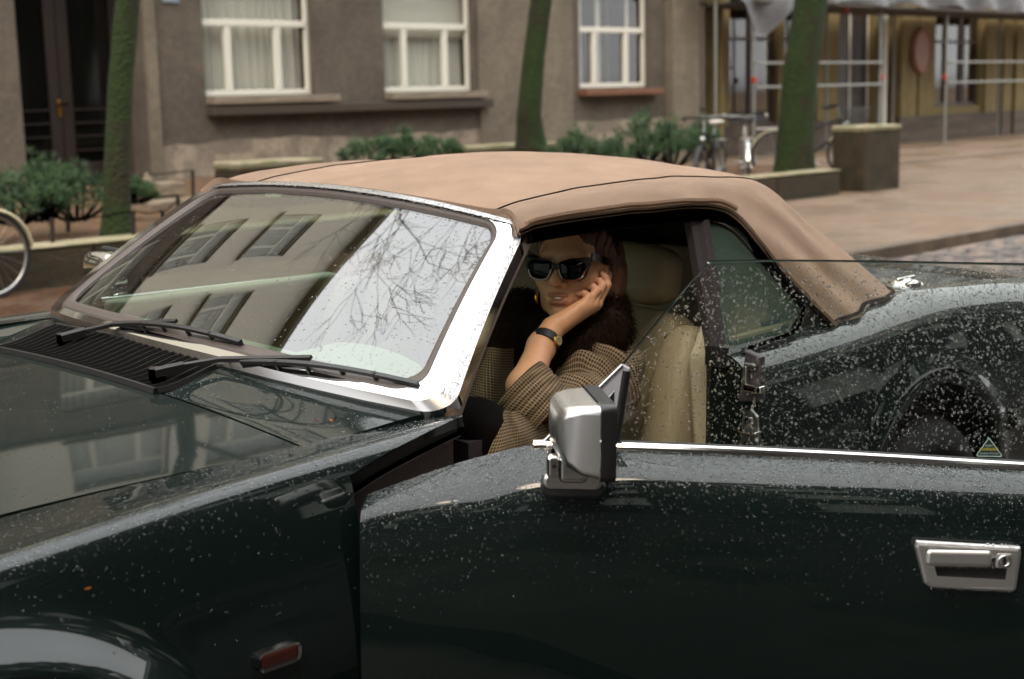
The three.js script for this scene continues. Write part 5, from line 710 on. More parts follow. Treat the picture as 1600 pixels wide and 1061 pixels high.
// ---- rain standing on it all
{
  const onGlass = (u, v) => { const x = lerp(0.41, 1.2, u), y = lerp(0.93, gTop, v); return V(x, y, gw(y)); }, inGlass = (p) => { let c = false; for (let i = 0, j = gOut.length - 1; i < gOut.length; j = i++) { const [a, b] = gOut[i], [d, e] = gOut[j]; if ((b > p.y) !== (e > p.y) && p.x < (d - a) * (p.y - b) / (e - b) + a) c = !c; } return c; };
  instanced('raindrops', dropShape, M.water, rain(onGlass, 8200, 0.0006, 0.0023, 301, { keep: (p) => inGlass(p) && p.y < gTop - 0.012, run: 0.2, lift: 0.0004 }), door);
  const hz = skinZ(0.98, 0.77) + 0.0162; instanced('raindrops_002', dropShape, M.water, [...rain((u, v) => V(lerp(0.905, 1.065, u), lerp(0.806, 0.815, v), hz), 320, 0.0008, 0.002, 320, { flat: 0.8 }), ...rain((u, v) => V(lerp(0.925, 1.06, u), lerp(0.735, 0.742, v), hz), 300, 0.0008, 0.002, 321, { flat: 0.8 }), ...rain((u, v) => V(lerp(0.927, 1.028, u), lerp(0.773, 0.797, v), hz + 0.0005), 420, 0.0008, 0.002, 322, { flat: 0.8 })], door);
  instanced('raindrops_001', dropShape, M.water, rain(skin, 30000, 0.0007, 0.0022, 302, { flip: true, keep: (p, u, v) => v < 0.75 && rnd() < 1.2 - v * 1.4, run: 0.4, flat: 0.7 }), door);
  instanced('raindrops', dropShape, M.water, [...rain(wingTop, 9000, 0.0008, 0.0026, 303, { flip: true, keep: (p) => p.x > -1.3 }), ...rain(wingSide, 2600, 0.001, 0.0026, 304, { flip: true, keep: (p, u, v) => p.x > -1.3 && v < 0.5 && rnd() < 1 - v * 1.8, run: 0.5, flat: 0.85 }), ...rain(hood, 9000, 0.0006, 0.0022, 305, { keep: (p) => p.x > -1.3 && p.z > -0.6 }), ...rain(scuttle, 2600, 0.0008, 0.0028, 306)], car);
  instanced('raindrops_001', dropShape, M.water, [...rain(quarter, 18000, 0.0008, 0.0023, 307, { flip: true, keep: (p, u, v) => p.x < 2.6 && v < 0.8, run: 0.4, flat: 0.6 }), ...rain(deckF, 5000, 0.001, 0.004, 308, { keep: (p) => p.x < 2.6 && p.z > -0.3 })], car);
  instanced('raindrops_002', dropShape, M.water, [...rain(glass, 6500, 0.0006, 0.0024, 309, { keep: (p, u) => u > 0.55 ? rnd() < 0.15 + 0.85 * smooth(0.6, 0.98, u) : rnd() < 0.25 }), ...rain((u, v) => ws(lerp(0.966, 1.0, v), lerp(0.06, 0.98, u), lerp(0.014, 0.002, v)), 1500, 0.0009, 0.0024, 311, { flip: true }), ...rain((u, v) => ws(lerp(-0.97, 0.97, u), lerp(0.957, 0.998, v), 0.016), 1500, 0.0007, 0.002, 310)], car);
}
// ---- fallen leaves on the bonnet and scuttle
{
  const leafMat = std({ color: 0xb06a24, roughness: 0.7, side: THREE.DoubleSide }), leafDark = std({ color: 0x6a3d18, roughness: 0.7, side: THREE.DoubleSide });
  const leaf = (px, py, y, size, label, m, turn) => { const t = inCar(thing('fallen_leaf', label, 'leaf', [0, 0, 0], 0, 'fallen leaf scraps on the car')), p = C(px, py, 1, y), f = (u, v) => { const a = (v - 0.5) * 2, w = Math.sin(PI * clamp(u * 0.96 + 0.02)) * 0.42; return V((u - 0.5) * size, 0.003 + 0.18 * size * a * a + 0.1 * size * Math.sin(u * 5), a * w * size); }; const g = part('blade', sheet(f, 10, 6, { back: 0.0006 }), m, t); g.position.copy(p); g.rotation.y = turn; const st = part('stalk', capped([[0.45 * size, 0.004, 0], [0.8 * size, 0.008, 0.05 * size]], 0.0008, 5), leafDark, t); st.position.copy(p); st.rotation.y = turn; };
  leaf(520, 661, 0.921, 0.016, 'orange leaf fragment lying on the scuttle below the windscreen', leafMat, 0.5); leaf(497, 661, 0.921, 0.009, 'tiny brown leaf crumb left of the orange leaf on the scuttle', leafDark, 2); leaf(240, 577, 0.93, 0.014, 'pale pinkish leaf crumb on the vent grille at the near wiper pivot', std({ color: 0xd9a184, roughness: 0.7, side: THREE.DoubleSide }), 1);
  const w = C(169, 935, 2, 0.89); const t = inCar(thing('fallen_leaf', 'small orange leaf stuck on the dark flank of the front wing', 'leaf', [0, 0, 0], 0, 'fallen leaf scraps on the car')), g = part('blade', sheet((u, v) => V((u - 0.5) * 0.012, (v - 0.5) * 0.004 * Math.sin(PI * clamp(u, 0.05, 0.95)), 0.002), 6, 3, { back: 0.0006 }), leafMat, t); g.position.set(w.x, w.y, sideZ(w.x, w.y) + 0.001); 
}

// ================================================================ the woman in the near seat, leaning her cheek on her hand
{
  const carInv = CAR.clone().invert(), PD = (px, py, depth) => { const d = FW.clone().addScaledVector(RT, (px - 800) / FOCAL).addScaledVector(UPV, -(py - 530.5) / FOCAL); return EYE.clone().addScaledVector(d, depth).applyMatrix4(carInv); };
  const bridge = C(872.5, 414, 2, 0.5), dB = bridge.clone().applyMatrix4(CAR).sub(EYE).dot(FW), Q = (px, py, dd = 0) => PD(px, py, dB + dd);
  // head axes: her left, up, facing
  const toCam = EYE.clone().applyMatrix4(carInv).sub(bridge).normalize(), imgLeft = RT.clone().negate().transformDirection(carInv), a0 = rad(21);
  let fz = toCam.clone().multiplyScalar(Math.cos(a0)).addScaledVector(imgLeft, Math.sin(a0)); fz.y += 0.03; fz.normalize();
  let fx = new THREE.Vector3().crossVectors(V(0.035, 1, 0.035), fz).normalize(), fy = fz.clone().cross(fx); { const t = rad(4.5), x = fx.clone(), y = fy.clone(); fx = x.clone().multiplyScalar(Math.cos(t)).addScaledVector(y, Math.sin(t)); fy = y.multiplyScalar(Math.cos(t)).addScaledVector(x, -Math.sin(t)); }
  const HS = 1.05, head = new THREE.Matrix4().makeBasis(fx, fy, fz).scale(V(HS, HS, HS)); head.setPosition(bridge.clone().addScaledVector(fz, -0.098 * HS));
  const headInv = head.clone().invert(), hp = (x, y, z) => V(x, y, z).applyMatrix4(head);
  // signed distances
  const smin = (a, b, k) => { const h = Math.max(k - Math.abs(a - b), 0) / k; return Math.min(a, b) - h * h * k * 0.25; }, smax = (a, b, k) => -smin(-a, -b, k);
  const ell = (p, c, r) => { const x = (p.x - c[0]) / r[0], y = (p.y - c[1]) / r[1], z = (p.z - c[2]) / r[2], k0 = Math.hypot(x, y, z), k1 = Math.hypot(x / r[0], y / r[1], z / r[2]); return k1 < 1e-9 ? -Math.min(...r) : k0 * (k0 - 1) / k1; };
  const cap = (p, a, b, ra, rb) => { const bx = b.x - a.x, by = b.y - a.y, bz = b.z - a.z, px = p.x - a.x, py = p.y - a.y, pz = p.z - a.z, h = clamp((px * bx + py * by + pz * bz) / (bx * bx + by * by + bz * bz)); return Math.hypot(px - bx * h, py - by * h, pz - bz * h) - lerp(ra, rb, h); };
  function nets(f, lo, hi, cell) {                               // a smooth mesh of f = 0
    const n = [0, 1, 2].map((k) => Math.ceil((hi.getComponent(k) - lo.getComponent(k)) / cell) + 1), [nx, ny, nz] = n, F = new Float32Array(nx * ny * nz), p = V(0, 0, 0);
    for (let k = 0, o = 0; k < nz; k++) for (let j = 0; j < ny; j++) for (let i = 0; i < nx; i++, o++) F[o] = f(p.set(lo.x + i * cell, lo.y + j * cell, lo.z + k * cell));
    const id = new Int32Array(nx * ny * nz).fill(-1), pos = [], idx = [], at = (i, j, k) => i + nx * (j + ny * k);
    for (let k = 0; k < nz - 1; k++) for (let j = 0; j < ny - 1; j++) for (let i = 0; i < nx - 1; i++) {
      let c = 0, x = 0, y = 0, z = 0; const g = (a, b, d) => F[at(i + a, j + b, k + d)];
      const edge = (a, b) => { const fa = g(...a), fb = g(...b); if ((fa < 0) !== (fb < 0)) { const t = fa / (fa - fb); x += lerp(a[0], b[0], t); y += lerp(a[1], b[1], t); z += lerp(a[2], b[2], t); c++; } };
      const s = g(0, 0, 0) < 0; if (s === g(1, 0, 0) < 0 && s === g(0, 1, 0) < 0 && s === g(1, 1, 0) < 0 && s === g(0, 0, 1) < 0 && s === g(1, 0, 1) < 0 && s === g(0, 1, 1) < 0 && s === g(1, 1, 1) < 0) continue;
      for (const a of [0, 1]) for (const b of [0, 1]) { edge([0, a, b], [1, a, b]); edge([a, 0, b], [a, 1, b]); edge([a, b, 0], [a, b, 1]); }
      id[at(i, j, k)] = pos.length / 3; pos.push(lo.x + (i + x / c) * cell, lo.y + (j + y / c) * cell, lo.z + (k + z / c) * cell);
    }
    const quad = (a, b, c, d, s) => { if (a < 0 || b < 0 || c < 0 || d < 0) return; s ? idx.push(a, b, c, a, c, d) : idx.push(a, c, b, a, d, c); };
    for (let k = 1; k < nz - 1; k++) for (let j = 1; j < ny - 1; j++) for (let i = 1; i < nx - 1; i++) {
      const s = F[at(i, j, k)] < 0;
      if (s !== F[at(i + 1, j, k)] < 0) quad(id[at(i, j - 1, k - 1)], id[at(i, j, k - 1)], id[at(i, j, k)], id[at(i, j - 1, k)], s);
      if (s !== F[at(i, j + 1, k)] < 0) quad(id[at(i - 1, j, k - 1)], id[at(i - 1, j, k)], id[at(i, j, k)], id[at(i, j, k - 1)], s);
      if (s !== F[at(i, j, k + 1)] < 0) quad(id[at(i - 1, j - 1, k)], id[at(i, j - 1, k)], id[at(i, j, k)], id[at(i - 1, j, k)], s);
    }
    const nor = [], e = cell * 0.5, q = V(0, 0, 0); for (let i = 0; i < pos.length; i += 3) { const d = (x, y, z) => f(q.set(pos[i] + x, pos[i + 1] + y, pos[i + 2] + z)), nn = V(d(e, 0, 0) - d(-e, 0, 0), d(0, e, 0) - d(0, -e, 0), d(0, 0, e) - d(0, 0, -e)).normalize(); nor.push(nn.x, nn.y, nn.z); }
    return geo(pos, idx, null, nor);
  }
  const xf = (g, m) => g.applyMatrix4(m);
  function boxUV(g, s = 1) { const h = g.toNonIndexed(), p = h.attributes.position, uv = h.attributes.uv, n = h.attributes.normal; for (let i = 0; i < p.count; i += 3) { const N = V(0, 0, 0); for (let k = 0; k < 3; k++) N.add(V(n.getX(i + k), n.getY(i + k), n.getZ(i + k))); const ax = Math.abs(N.x), ay = Math.abs(N.y), az = Math.abs(N.z); for (let k = 0; k < 3; k++) { const x = p.getX(i + k), y = p.getY(i + k), z = p.getZ(i + k); if (ay > ax * 1.3 && ay > az * 1.3) uv.setXY(i + k, x * s, z * s); else uv.setXY(i + k, (x * -0.7 + z * 0.7) * s, y * s); } } return h; }
  function tint(g, f) { const p = g.attributes.position, c = new Float32Array(p.count * 3); for (let i = 0; i < p.count; i++) { const k = f(V(p.getX(i), p.getY(i), p.getZ(i))); c[i * 3] = k[0]; c[i * 3 + 1] = k[1]; c[i * 3 + 2] = k[2]; } g.setAttribute('color', new THREE.BufferAttribute(c, 3)); return g; }

  // ---- head and neck
  const A = (x, y, z) => V(x, y, z);
  const n1 = A(0, 0.004, 0.088), n2 = A(0, -0.034, 0.116), br1 = A(-0.034, 0.02, 0.078), br2 = A(0.034, 0.02, 0.078), nk1 = A(0, -0.075, -0.022), nk2 = A(0.0, -0.23, -0.06);
  const face = (p) => {
    const q = { x: Math.abs(p.x), y: p.y, z: p.z };
    let d = ell(p, [0, 0.036, -0.012], [0.075, 0.09, 0.095]);
    d = smin(d, ell(p, [0, -0.018, 0.026], [0.0645, 0.088, 0.064]), 0.03); d = smin(d, ell(p, [0, -0.074, 0.042], [0.047, 0.042, 0.043]), 0.03); d = smin(d, ell(p, [0, -0.103, 0.068], [0.02, 0.016, 0.017]), 0.022);
    d = smin(d, ell(q, [0.043, -0.026, 0.054], [0.023, 0.022, 0.022]), 0.022); d = smin(d, ell(q, [0.052, -0.075, 0.004], [0.016, 0.028, 0.022]), 0.03); d = smin(d, cap(p, br1, br2, 0.013, 0.013), 0.016);
    d = smax(d, -(Math.hypot(q.x - 0.032, q.y - 0.002, q.z - 0.1) - 0.015), 0.016);
    d = smin(d, Math.hypot(q.x - 0.031, q.y - 0.0, q.z - 0.072) - 0.0125, 0.004);
    d = smin(d, cap(p, n1, n2, 0.0075, 0.0125), 0.012); d = smin(d, ell(q, [0.0125, -0.0395, 0.1], [0.0082, 0.0072, 0.0105]), 0.006); d = smax(d, -ell(q, [0.0068, -0.0475, 0.105], [0.004, 0.0052, 0.0062]), 0.003);
    d = smin(d, ell(p, [0, -0.071, 0.082], [0.03, 0.018, 0.016]), 0.014);
    d = smin(d, ell(q, [0.007, -0.0635, 0.0945], [0.015, 0.0038, 0.0072]), 0.005); d = smin(d, ell(p, [0, -0.0785, 0.0915], [0.0165, 0.0048, 0.0082]), 0.006);
    d = smax(d, -ell(p, [0, -0.0705, 0.104], [0.0165, 0.0029, 0.014]), 0.003); d = smax(d, -ell(p, [0, -0.052, 0.101], [0.0035, 0.006, 0.004]), 0.004); d = smax(d, -ell(p, [0, -0.0885, 0.094], [0.013, 0.004, 0.006]), 0.008);
    const er = { x: q.x - 0.07, y: q.y + 0.012 - 0.15 * (q.z + 0.004), z: q.z + 0.006 }; let ear = ell(er, [0.004, 0, 0], [0.0075, 0.031, 0.0185]); ear = smax(ear, -ell(er, [0.011, 0.003, 0.002], [0.006, 0.019, 0.0095]), 0.006); d = smin(d, ear, 0.006);
    return smin(d, cap(p, nk1, nk2, 0.05, 0.056), 0.03);
  };
  const skinTone = [0.57, 0.285, 0.15], lip = [0.3, 0.085, 0.06];
  const headG = tint(nets(face, V(-0.1, -0.25, -0.13), V(0.1, 0.14, 0.13), 0.0026), (p) => { const m = Math.max(smooth(1.35, 0.9, Math.hypot(p.x / 0.023, (p.y + 0.0635) / 0.0062, (p.z - 0.096) / 0.017)), smooth(1.35, 0.9, Math.hypot(p.x / 0.0205, (p.y + 0.0785) / 0.007, (p.z - 0.094) / 0.017))), f = fbm(p.x * 300, p.y * 300, p.z * 300, 2), b = smooth(0.03, 0.0, Math.hypot(Math.abs(p.x) - 0.045, p.y + 0.04, p.z - 0.065)); return mix3(mix3(skinTone, [0.52, 0.22, 0.14], 0.3 * b), lip, m * 0.62).map((c) => c * (0.84 + 0.32 * f)); });
  // ---- hand and forearm (in car axes; joints found where the photo shows them)
  const wrist = Q(864, 513, -0.03), wr2 = Q(846, 541, -0.055), elbow = Q(820, 604, -0.14), el2 = Q(842, 640, -0.15);
  const fingers = [ // knuckle, middle joint, last joint, tip, radii
    [Q(905, 481, -0.018), Q(921, 464, -0.004), Q(913, 458, -0.004), Q(904, 459, 0.006), 0.0082, 0.0066], [Q(915, 477, -0.006), Q(933, 454, 0.004), Q(927, 448, 0.006), Q(919, 449, 0.014), 0.0092, 0.0074],
    [Q(925, 475, 0.006), Q(942, 446, 0.016), Q(937, 439, 0.018), Q(930, 438, 0.024), 0.0094, 0.0076], [Q(932, 476, 0.02), Q(949, 445, 0.032), Q(946, 434, 0.034), Q(940, 428, 0.038), 0.0092, 0.0074]];
  const thumb = [Q(888, 497, 0.01), Q(905, 490, 0.035), Q(925, 478, 0.055), Q(938, 470, 0.06)];
  const hand = (p) => {
    let d = cap(p, elbow, wr2, 0.036, 0.0285); d = smin(d, cap(p, el2, elbow, 0.036, 0.036), 0.02); d = smin(d, cap(p, wr2, wrist, 0.0285, 0.0265), 0.02);
    for (const [i, f] of fingers.entries()) { const root = wrist.clone().lerp(f[0], 0.25); d = smin(d, cap(p, root, f[0], 0.0165, 0.0125), 0.014); void i; }
    let h = 1; for (const f of fingers) { let g = cap(p, f[0], f[1], f[4] * 1.15, f[4]); g = smin(g, cap(p, f[1], f[2], f[4], f[5] * 1.05), 0.003); g = smin(g, cap(p, f[2], f[3], f[5] * 1.05, f[5]), 0.003); h = Math.min(h, g); }
    d = smin(d, h, 0.007);
    let t = cap(p, wrist.clone().lerp(thumb[0], 0.3), thumb[0], 0.018, 0.015); t = smin(t, cap(p, thumb[0], thumb[1], 0.0135, 0.0115), 0.006); t = smin(t, cap(p, thumb[1], thumb[2], 0.0108, 0.0095), 0.004); t = smin(t, cap(p, thumb[2], thumb[3], 0.0095, 0.008), 0.004);
    return smin(d, t, 0.012);
  };
  const bounds = (pts, m) => { const b = new THREE.Box3().setFromPoints(pts); return [b.min.subScalar(m), b.max.addScalar(m)]; };
  const [hlo, hhi] = bounds([wrist, wr2, elbow, el2, ...fingers.flatMap((f) => f.slice(0, 4)), ...thumb], 0.055);
  const handG = tint(nets(hand, hlo, hhi, 0.003), (p) => { let k = 0; for (const f of fingers) k = Math.max(k, smooth(0.014, 0.004, Math.min(p.distanceTo(f[1]), p.distanceTo(f[2])))); const n = fbm(p.x * 200, p.y * 200, p.z * 200, 2); return mix3(skinTone, [0.5, 0.22, 0.14], k * 0.45).map((c) => c * (0.92 + 0.16 * n)); });
  const bothG = (() => { const a = xf(headG, head), b = handG, g = merge([a, b]), c = new Float32Array(g.attributes.position.count * 3); c.set(a.attributes.color.array); c.set(b.attributes.color.array, a.attributes.color.array.length); g.setAttribute('color', new THREE.BufferAttribute(c, 3)); return g; })();
  T.skinBump = grey(256, 0.02, (u, v) => fbm(u * 30, v * 30, 231, 3, 30));
  const woman = inCar(thing('person', 'woman in sunglasses and tweed coat resting her cheek on her hand in the near seat', 'person'));
  part('body', bothG, phys({ vertexColors: true, color: 0xffffff, roughness: 0.48, sheen: 0.15, sheenRoughness: 0.6 }), woman);
  part('teeth', xf(new THREE.SphereGeometry(1, 16, 10).scale(0.011, 0.0032, 0.006).translate(0, -0.0693, 0.0925), head), std({ color: 0xe0d8c8, roughness: 0.3 }), woman);
  // nails
  for (const f of fingers) { const d = f[3].clone().sub(f[2]).normalize(), out = toCam.clone().addScaledVector(d, -toCam.dot(d)).normalize(), s = out.clone().cross(d), m = new THREE.Matrix4().makeBasis(s, out, d).setPosition(f[3].clone().addScaledVector(d, 0.001).addScaledVector(out, f[5] * 0.72)); part('nail', new THREE.SphereGeometry(1, 10, 6).scale(0.0042, 0.0024, 0.006).applyMatrix4(m), std({ color: 0xc08a72, roughness: 0.25 }), woman); }
  // ---- hair
  const hairF = (p) => {
    let d = ell(p, [0, 0.042, -0.022], [0.087, 0.1, 0.103]); d = smin(d, ell(p, [0, -0.02, -0.075], [0.07, 0.085, 0.06]), 0.04); d = smin(d, ell(p, [0.05, -0.005, -0.05], [0.042, 0.07, 0.05]), 0.03); d = smin(d, ell(p, [-0.045, -0.01, -0.05], [0.04, 0.07, 0.05]), 0.03); d = smin(d, ell(p, [0.058, -0.05, -0.055], [0.036, 0.06, 0.04]), 0.03);
    let cut = ell(p, [0.004, -0.045, 0.112], [0.066, 0.117, 0.094]); cut = Math.min(cut, Math.max(ell({ x: Math.abs(p.x), y: p.y, z: p.z }, [0.082, -0.035, 0.018], [0.035, 0.05, 0.04]), -p.y - 0.2)); const near = smooth(0.0, 0.02, cut); d = smax(d, -cut, 0.016);
    const a = Math.atan2(p.x, 0.09 + p.y * 0.3 + 0.05), w = noise(a * 55, p.z * 5 + 3, p.y * 5) - 0.5; return d - near * (0.006 * w + 0.005 * (noise(a * 16, p.z * 4, 7) - 0.5));
  };
  const hairMat = phys({ color: 0x50301c, roughness: 0.38, sheen: 0.3, sheenColor: new THREE.Color(0x7a4a28), sheenRoughness: 0.4 });
  const hair = part('hair', xf(nets(hairF, V(-0.12, -0.14, -0.16), V(0.12, 0.17, 0.12), 0.0034), head), hairMat, woman);
  { seed(401); const st = []; for (let k = 0; k < 420; k++) { const a = rnd(-1.5, 1.5), s = Math.sign(a), r = 0.09 + rnd(0.002, 0.006), y = (t) => lerp(0.075, -0.075, t); const x0 = Math.sin(a * 0.35) * 0.06, pts = []; for (let i = 0; i <= 6; i++) { const t = i / 6, ang = lerp(0.25, 1.75, t) * s; pts.push(V(x0 * (1 - t) + Math.sin(ang) * (0.082 + rnd(0.004)) * Math.min(1, 0.3 + t * 1.4), lerp(0.128, -0.06, t * t) + rnd(-0.003, 0.003), lerp(0.045 + rnd(-0.03, 0.03), -0.06 + rnd(-0.03, 0.02), t))); } void y; void r; st.push(capped(pts, 0.0009, 3, 12)); } part('hair_strands', st.filter((g, i) => i % 2).map((g) => xf(g, head)), hairMat, hair); part('hair_strands', st.filter((g, i) => i % 2 === 0).map((g) => xf(g, head)), std({ color: 0x7d4d2a, roughness: 0.4 }), hair); }
  // ---- sunglasses
  const bend = (x, y, z) => V(x, y, z - 2.4 * x * x - 0.12 * Math.max(0, y)), GZ = 0.117, frameOut = [], hole = (s) => [[0.0095, 0.012], [0.02, 0.0165], [0.045, 0.0185], [0.0605, 0.0165], [0.0635, 0.01], [0.0625, -0.004], [0.057, -0.019], [0.046, -0.0265], [0.031, -0.0285], [0.018, -0.0245], [0.0115, -0.013], [0.0088, 0.0]].map(([x, y]) => [x * s, y * 0.82 - 0.006]);
  const fine = (list) => { const c = new THREE.CatmullRomCurve3(list.map(([x, y]) => V(x, y, 0)), true, 'catmullrom', 0.5); return c.getPoints(56).slice(0, -1).map((p) => [p.x, p.y]); };
  const halfO = [[0, 0.0085], [0.012, 0.0155], [0.03, 0.0235], [0.055, 0.027], [0.0715, 0.0285], [0.0755, 0.0245], [0.073, 0.014], [0.0705, 0.002], [0.0645, -0.019], [0.053, -0.0315], [0.036, -0.0345], [0.019, -0.031], [0.0085, -0.02], [0.0045, -0.004], [0, 0.0005]];
  halfO.forEach((q) => { q[1] = q[1] * 0.84 - 0.006; }); frameOut.push(...halfO, ...halfO.slice(1, -1).reverse().map(([x, y]) => [-x, y]));
  const bent = (g) => { const p = g.attributes.position; for (let i = 0; i < p.count; i++) { const q = bend(p.getX(i), p.getY(i), p.getZ(i) + GZ); p.setXYZ(i, q.x, q.y, q.z); } g.computeVertexNormals(); return g; };
  const gl = part('sunglasses', xf(bent(plate(frameOut, 0.006, 0.0012, [fine(hole(1)), fine(hole(-1))])), head), phys({ color: 0x070505, roughness: 0.3, specularIntensity: 0.45 }), woman);
  { const low = (s) => { const o = fine(hole(s)), p = [], ot = []; o.forEach(([x, y]) => { if (y < -0.006) p.push([x, y]); }); p.sort((a, b) => a[0] - b[0]); p.forEach(([x, y]) => { const q = bend(x * 1.0, y - 0.0032, GZ + 0.0008); ot.push(q); }); return sweep(ot, V(0, 0, 1), [[-0.0022, -0.001], [-0.0016, 0.0006], [0.0016, 0.0006], [0.0022, -0.001]]); }; for (const s of [1, -1]) part('tortoise_rim', xf(low(s), head), phys({ color: 0x5e2a10, roughness: 0.2, clearcoat: 0.6 }), gl); }
  const lensMat = phys({ color: 0x040404, roughness: 0.06, specularIntensity: 0.35 });
  for (const s of [1, -1]) { const o = fine(hole(s)).map(([x, y]) => [(x - 0.036 * s) * 1.03 + 0.036 * s, (y + 0.005) * 1.03 - 0.005]), c = [0.036 * s, -0.005], pos = [], idx = []; const R = 5; for (let r = 0; r <= R; r++) o.forEach(([x, y]) => { const t = r / R, q = bend(lerp(c[0], x, t), lerp(c[1], y, t), GZ - 0.0035 + 0.003 * (1 - t * t)); pos.push(q.x, q.y, q.z); }); const L = o.length; for (let r = 0; r < R; r++) for (let k = 0; k < L; k++) { const a = r * L + k, b = r * L + (k + 1) % L; s > 0 ? idx.push(a, a + L, b + L, a, b + L, b) : idx.push(a, b + L, a + L, a, b, b + L); } part('lens', xf(geo(pos, idx), head), lensMat, gl);
    const t0 = bend(0.073 * s, 0.02, GZ - 0.004), t1 = V(0.079 * s, 0.014, 0.045), t2 = V(0.08 * s, 0.008, -0.005), t3 = V(0.077 * s, -0.012, -0.03); part('temple', xf(sweep([t0, t0.clone().lerp(t1, 0.5), t1, t2, t3], V(s, 0, 0), [[-0.0085, -0.002], [-0.0075, 0.002], [0.0075, 0.002], [0.0085, -0.002]]), head), phys({ color: 0x0b0807, roughness: 0.18, clearcoat: 0.6 }), gl);
    for (const [dx, dy] of [[0, 0], [0.0035, 0.002], [0.003, -0.003]]) { const q = bend(0.0665 * s + dx * s, 0.0215 + dy, GZ + 0.001); part('stud', xf(new THREE.SphereGeometry(0.0011, 8, 6).translate(q.x, q.y, q.z), head), M.chrome, gl); } }
  // ---- jewellery and watch
  { const e = Q(838, 466, 0.05), d = imgLeft; part('earring', [new THREE.TorusGeometry(0.0115, 0.0028, 10, 28).rotateY(rad(40)).translate(e.x, e.y, e.z)], std({ color: 0xe0b04a, metalness: 1, roughness: 0.18 }), woman); void d; }
  { const ax = wrist.clone().sub(elbow).normalize(), c = Q(852, 534, -0.05), m0 = toCam.clone().addScaledVector(ax, -toCam.dot(ax)).normalize(), sx = ax.clone().cross(m0), band = []; for (let k = 0; k < 40; k++) { const a = k / 40 * 2 * PI; band.push(c.clone().addScaledVector(m0, 0.0315 * Math.cos(a)).addScaledVector(sx, 0.0305 * Math.sin(a))); }
    const strap = part('watch', sweep(band, band.map((p) => p.clone().sub(c).normalize()), [[-0.011, -0.001], [-0.01, 0.0022], [0.01, 0.0022], [0.011, -0.001]], true), std({ color: 0x0c0a09, roughness: 0.5 }), woman);
    let side = sx.clone(); if (side.clone().transformDirection(CAR).dot(RT) < 0) side.negate(); const n = m0.clone().multiplyScalar(0.72).addScaledVector(side, 0.7).normalize(), o = c.clone().addScaledVector(n, 0.0325), m = new THREE.Matrix4().makeBasis(n.clone().cross(ax).normalize(), n, ax.clone().addScaledVector(n, -ax.dot(n)).normalize()).setPosition(o);
    part('watch_case', xf(new THREE.CylinderGeometry(0.0125, 0.0135, 0.006, 28), m), std({ color: 0xc99a4b, metalness: 1, roughness: 0.25 }), strap); part('watch_dial', xf(new THREE.CylinderGeometry(0.0105, 0.0105, 0.0008, 28).translate(0, 0.0034, 0), m), std({ color: 0x9a8a6a, roughness: 0.25 }), strap); part('watch_crystal', xf(new THREE.SphereGeometry(0.0118, 20, 6, 0, 2 * PI, 0, 0.5).scale(1, 0.3, 1).translate(0, 0.001, 0), m), M.sideGlass, strap); }
  // ---- tweed coat
  T.tweed = tex(512, 0.05, (u, v) => { const n = 8, cu = (u * n) % 1, cv = (v * n) % 1, nz = noise(u * 128, v * 128, 241, 128), big = fbm(u * 5, v * 5, 251, 3, 5), tw = 0.5 + 0.5 * Math.sin((u + v) * 2 * PI * 48); const lu = smooth(0.2, 0.1, Math.abs(cu - 0.5) - 0.03 + 0.1 * (nz - 0.5)), lv = smooth(0.2, 0.1, Math.abs(cv - 0.5) - 0.03 + 0.1 * (nz - 0.5)), l = Math.max(lu * (0.45 + 0.55 * tw), lv * (0.55 + 0.45 * (1 - tw))); return mix3(mix3([0.17, 0.115, 0.075], [0.29, 0.21, 0.14], nz), [0.82, 0.72, 0.56], l * (0.62 + 0.25 * big)); });
  T.tweedBump = grey(256, 0.032, (u, v) => 0.5 + 0.25 * Math.sin((u + v) * 2 * PI * 24) + 0.3 * (noise(u * 64, v * 64, 261, 64) - 0.5));
  const tweed = std({ map: T.tweed, bumpMap: T.tweedBump, bumpScale: 0.0015, roughness: 0.97, side: THREE.DoubleSide });
  const tube = (centres, radii, nu = 44, nv = 40, fold = 0.006, flat = 1, s = 0) => { const c = new THREE.CatmullRomCurve3(centres, false, 'centripetal'), r = spline(radii), fr = c.computeFrenetFrames(nv, false); let up = toCam.clone(); const N = []; for (let j = 0; j <= nv; j++) { const t = fr.tangents[j]; up = up.addScaledVector(t, -up.dot(t)).normalize(); N.push([up.clone(), t.clone().cross(up)]); }
    return sheet((u, v) => { const j = Math.min(nv, Math.round(v * nv)), f = Math.min(nv - 1, Math.floor(v * nv)), t = v * nv - f, a = u * 2 * PI, p = c.getPoint(v), A1 = N[f][0].clone().lerp(N[f + 1][0], t), B1 = N[f][1].clone().lerp(N[f + 1][1], t); void j; const R = r(v) * (1 + fold / 0.06 * (fbm(Math.cos(a) * 1.2 + 3 + s, Math.sin(a) * 1.2 + v * 1.5, v * 5 + s, 3) - 0.5) * 2 + fold / 0.06 * 0.5 * Math.sin(v * 26 + 2.5 * Math.sin(a + s) + a)); return p.addScaledVector(A1, R * Math.cos(a) * flat).addScaledVector(B1, R * Math.sin(a)); }, nu, nv, { uv: (u, v) => [u * 2 * PI * r(v), v * c.getLength()] }); };
  const shoulder = Q(948, 588, 0.05);
  const coatF = (p) => { const hip = V(0.74, 0.5, 0.3), ch = Q(890, 625, 0.24), sl = Q(940, 580, 0.15), sr = Q(790, 590, 0.26); let d = cap(p, hip, ch, 0.15, 0.13); d = smin(d, cap(p, sl, sr, 0.075, 0.085), 0.07); d = smin(d, cap(p, Q(905, 558, 0.1), Q(962, 585, 0.12), 0.05, 0.06), 0.05); const n = fbm(p.x * 9, p.y * 9, p.z * 9, 3); return d + 0.02 * (n - 0.5) + 0.006 * Math.sin(p.y * 55 + p.x * 30 + 6 * n); };
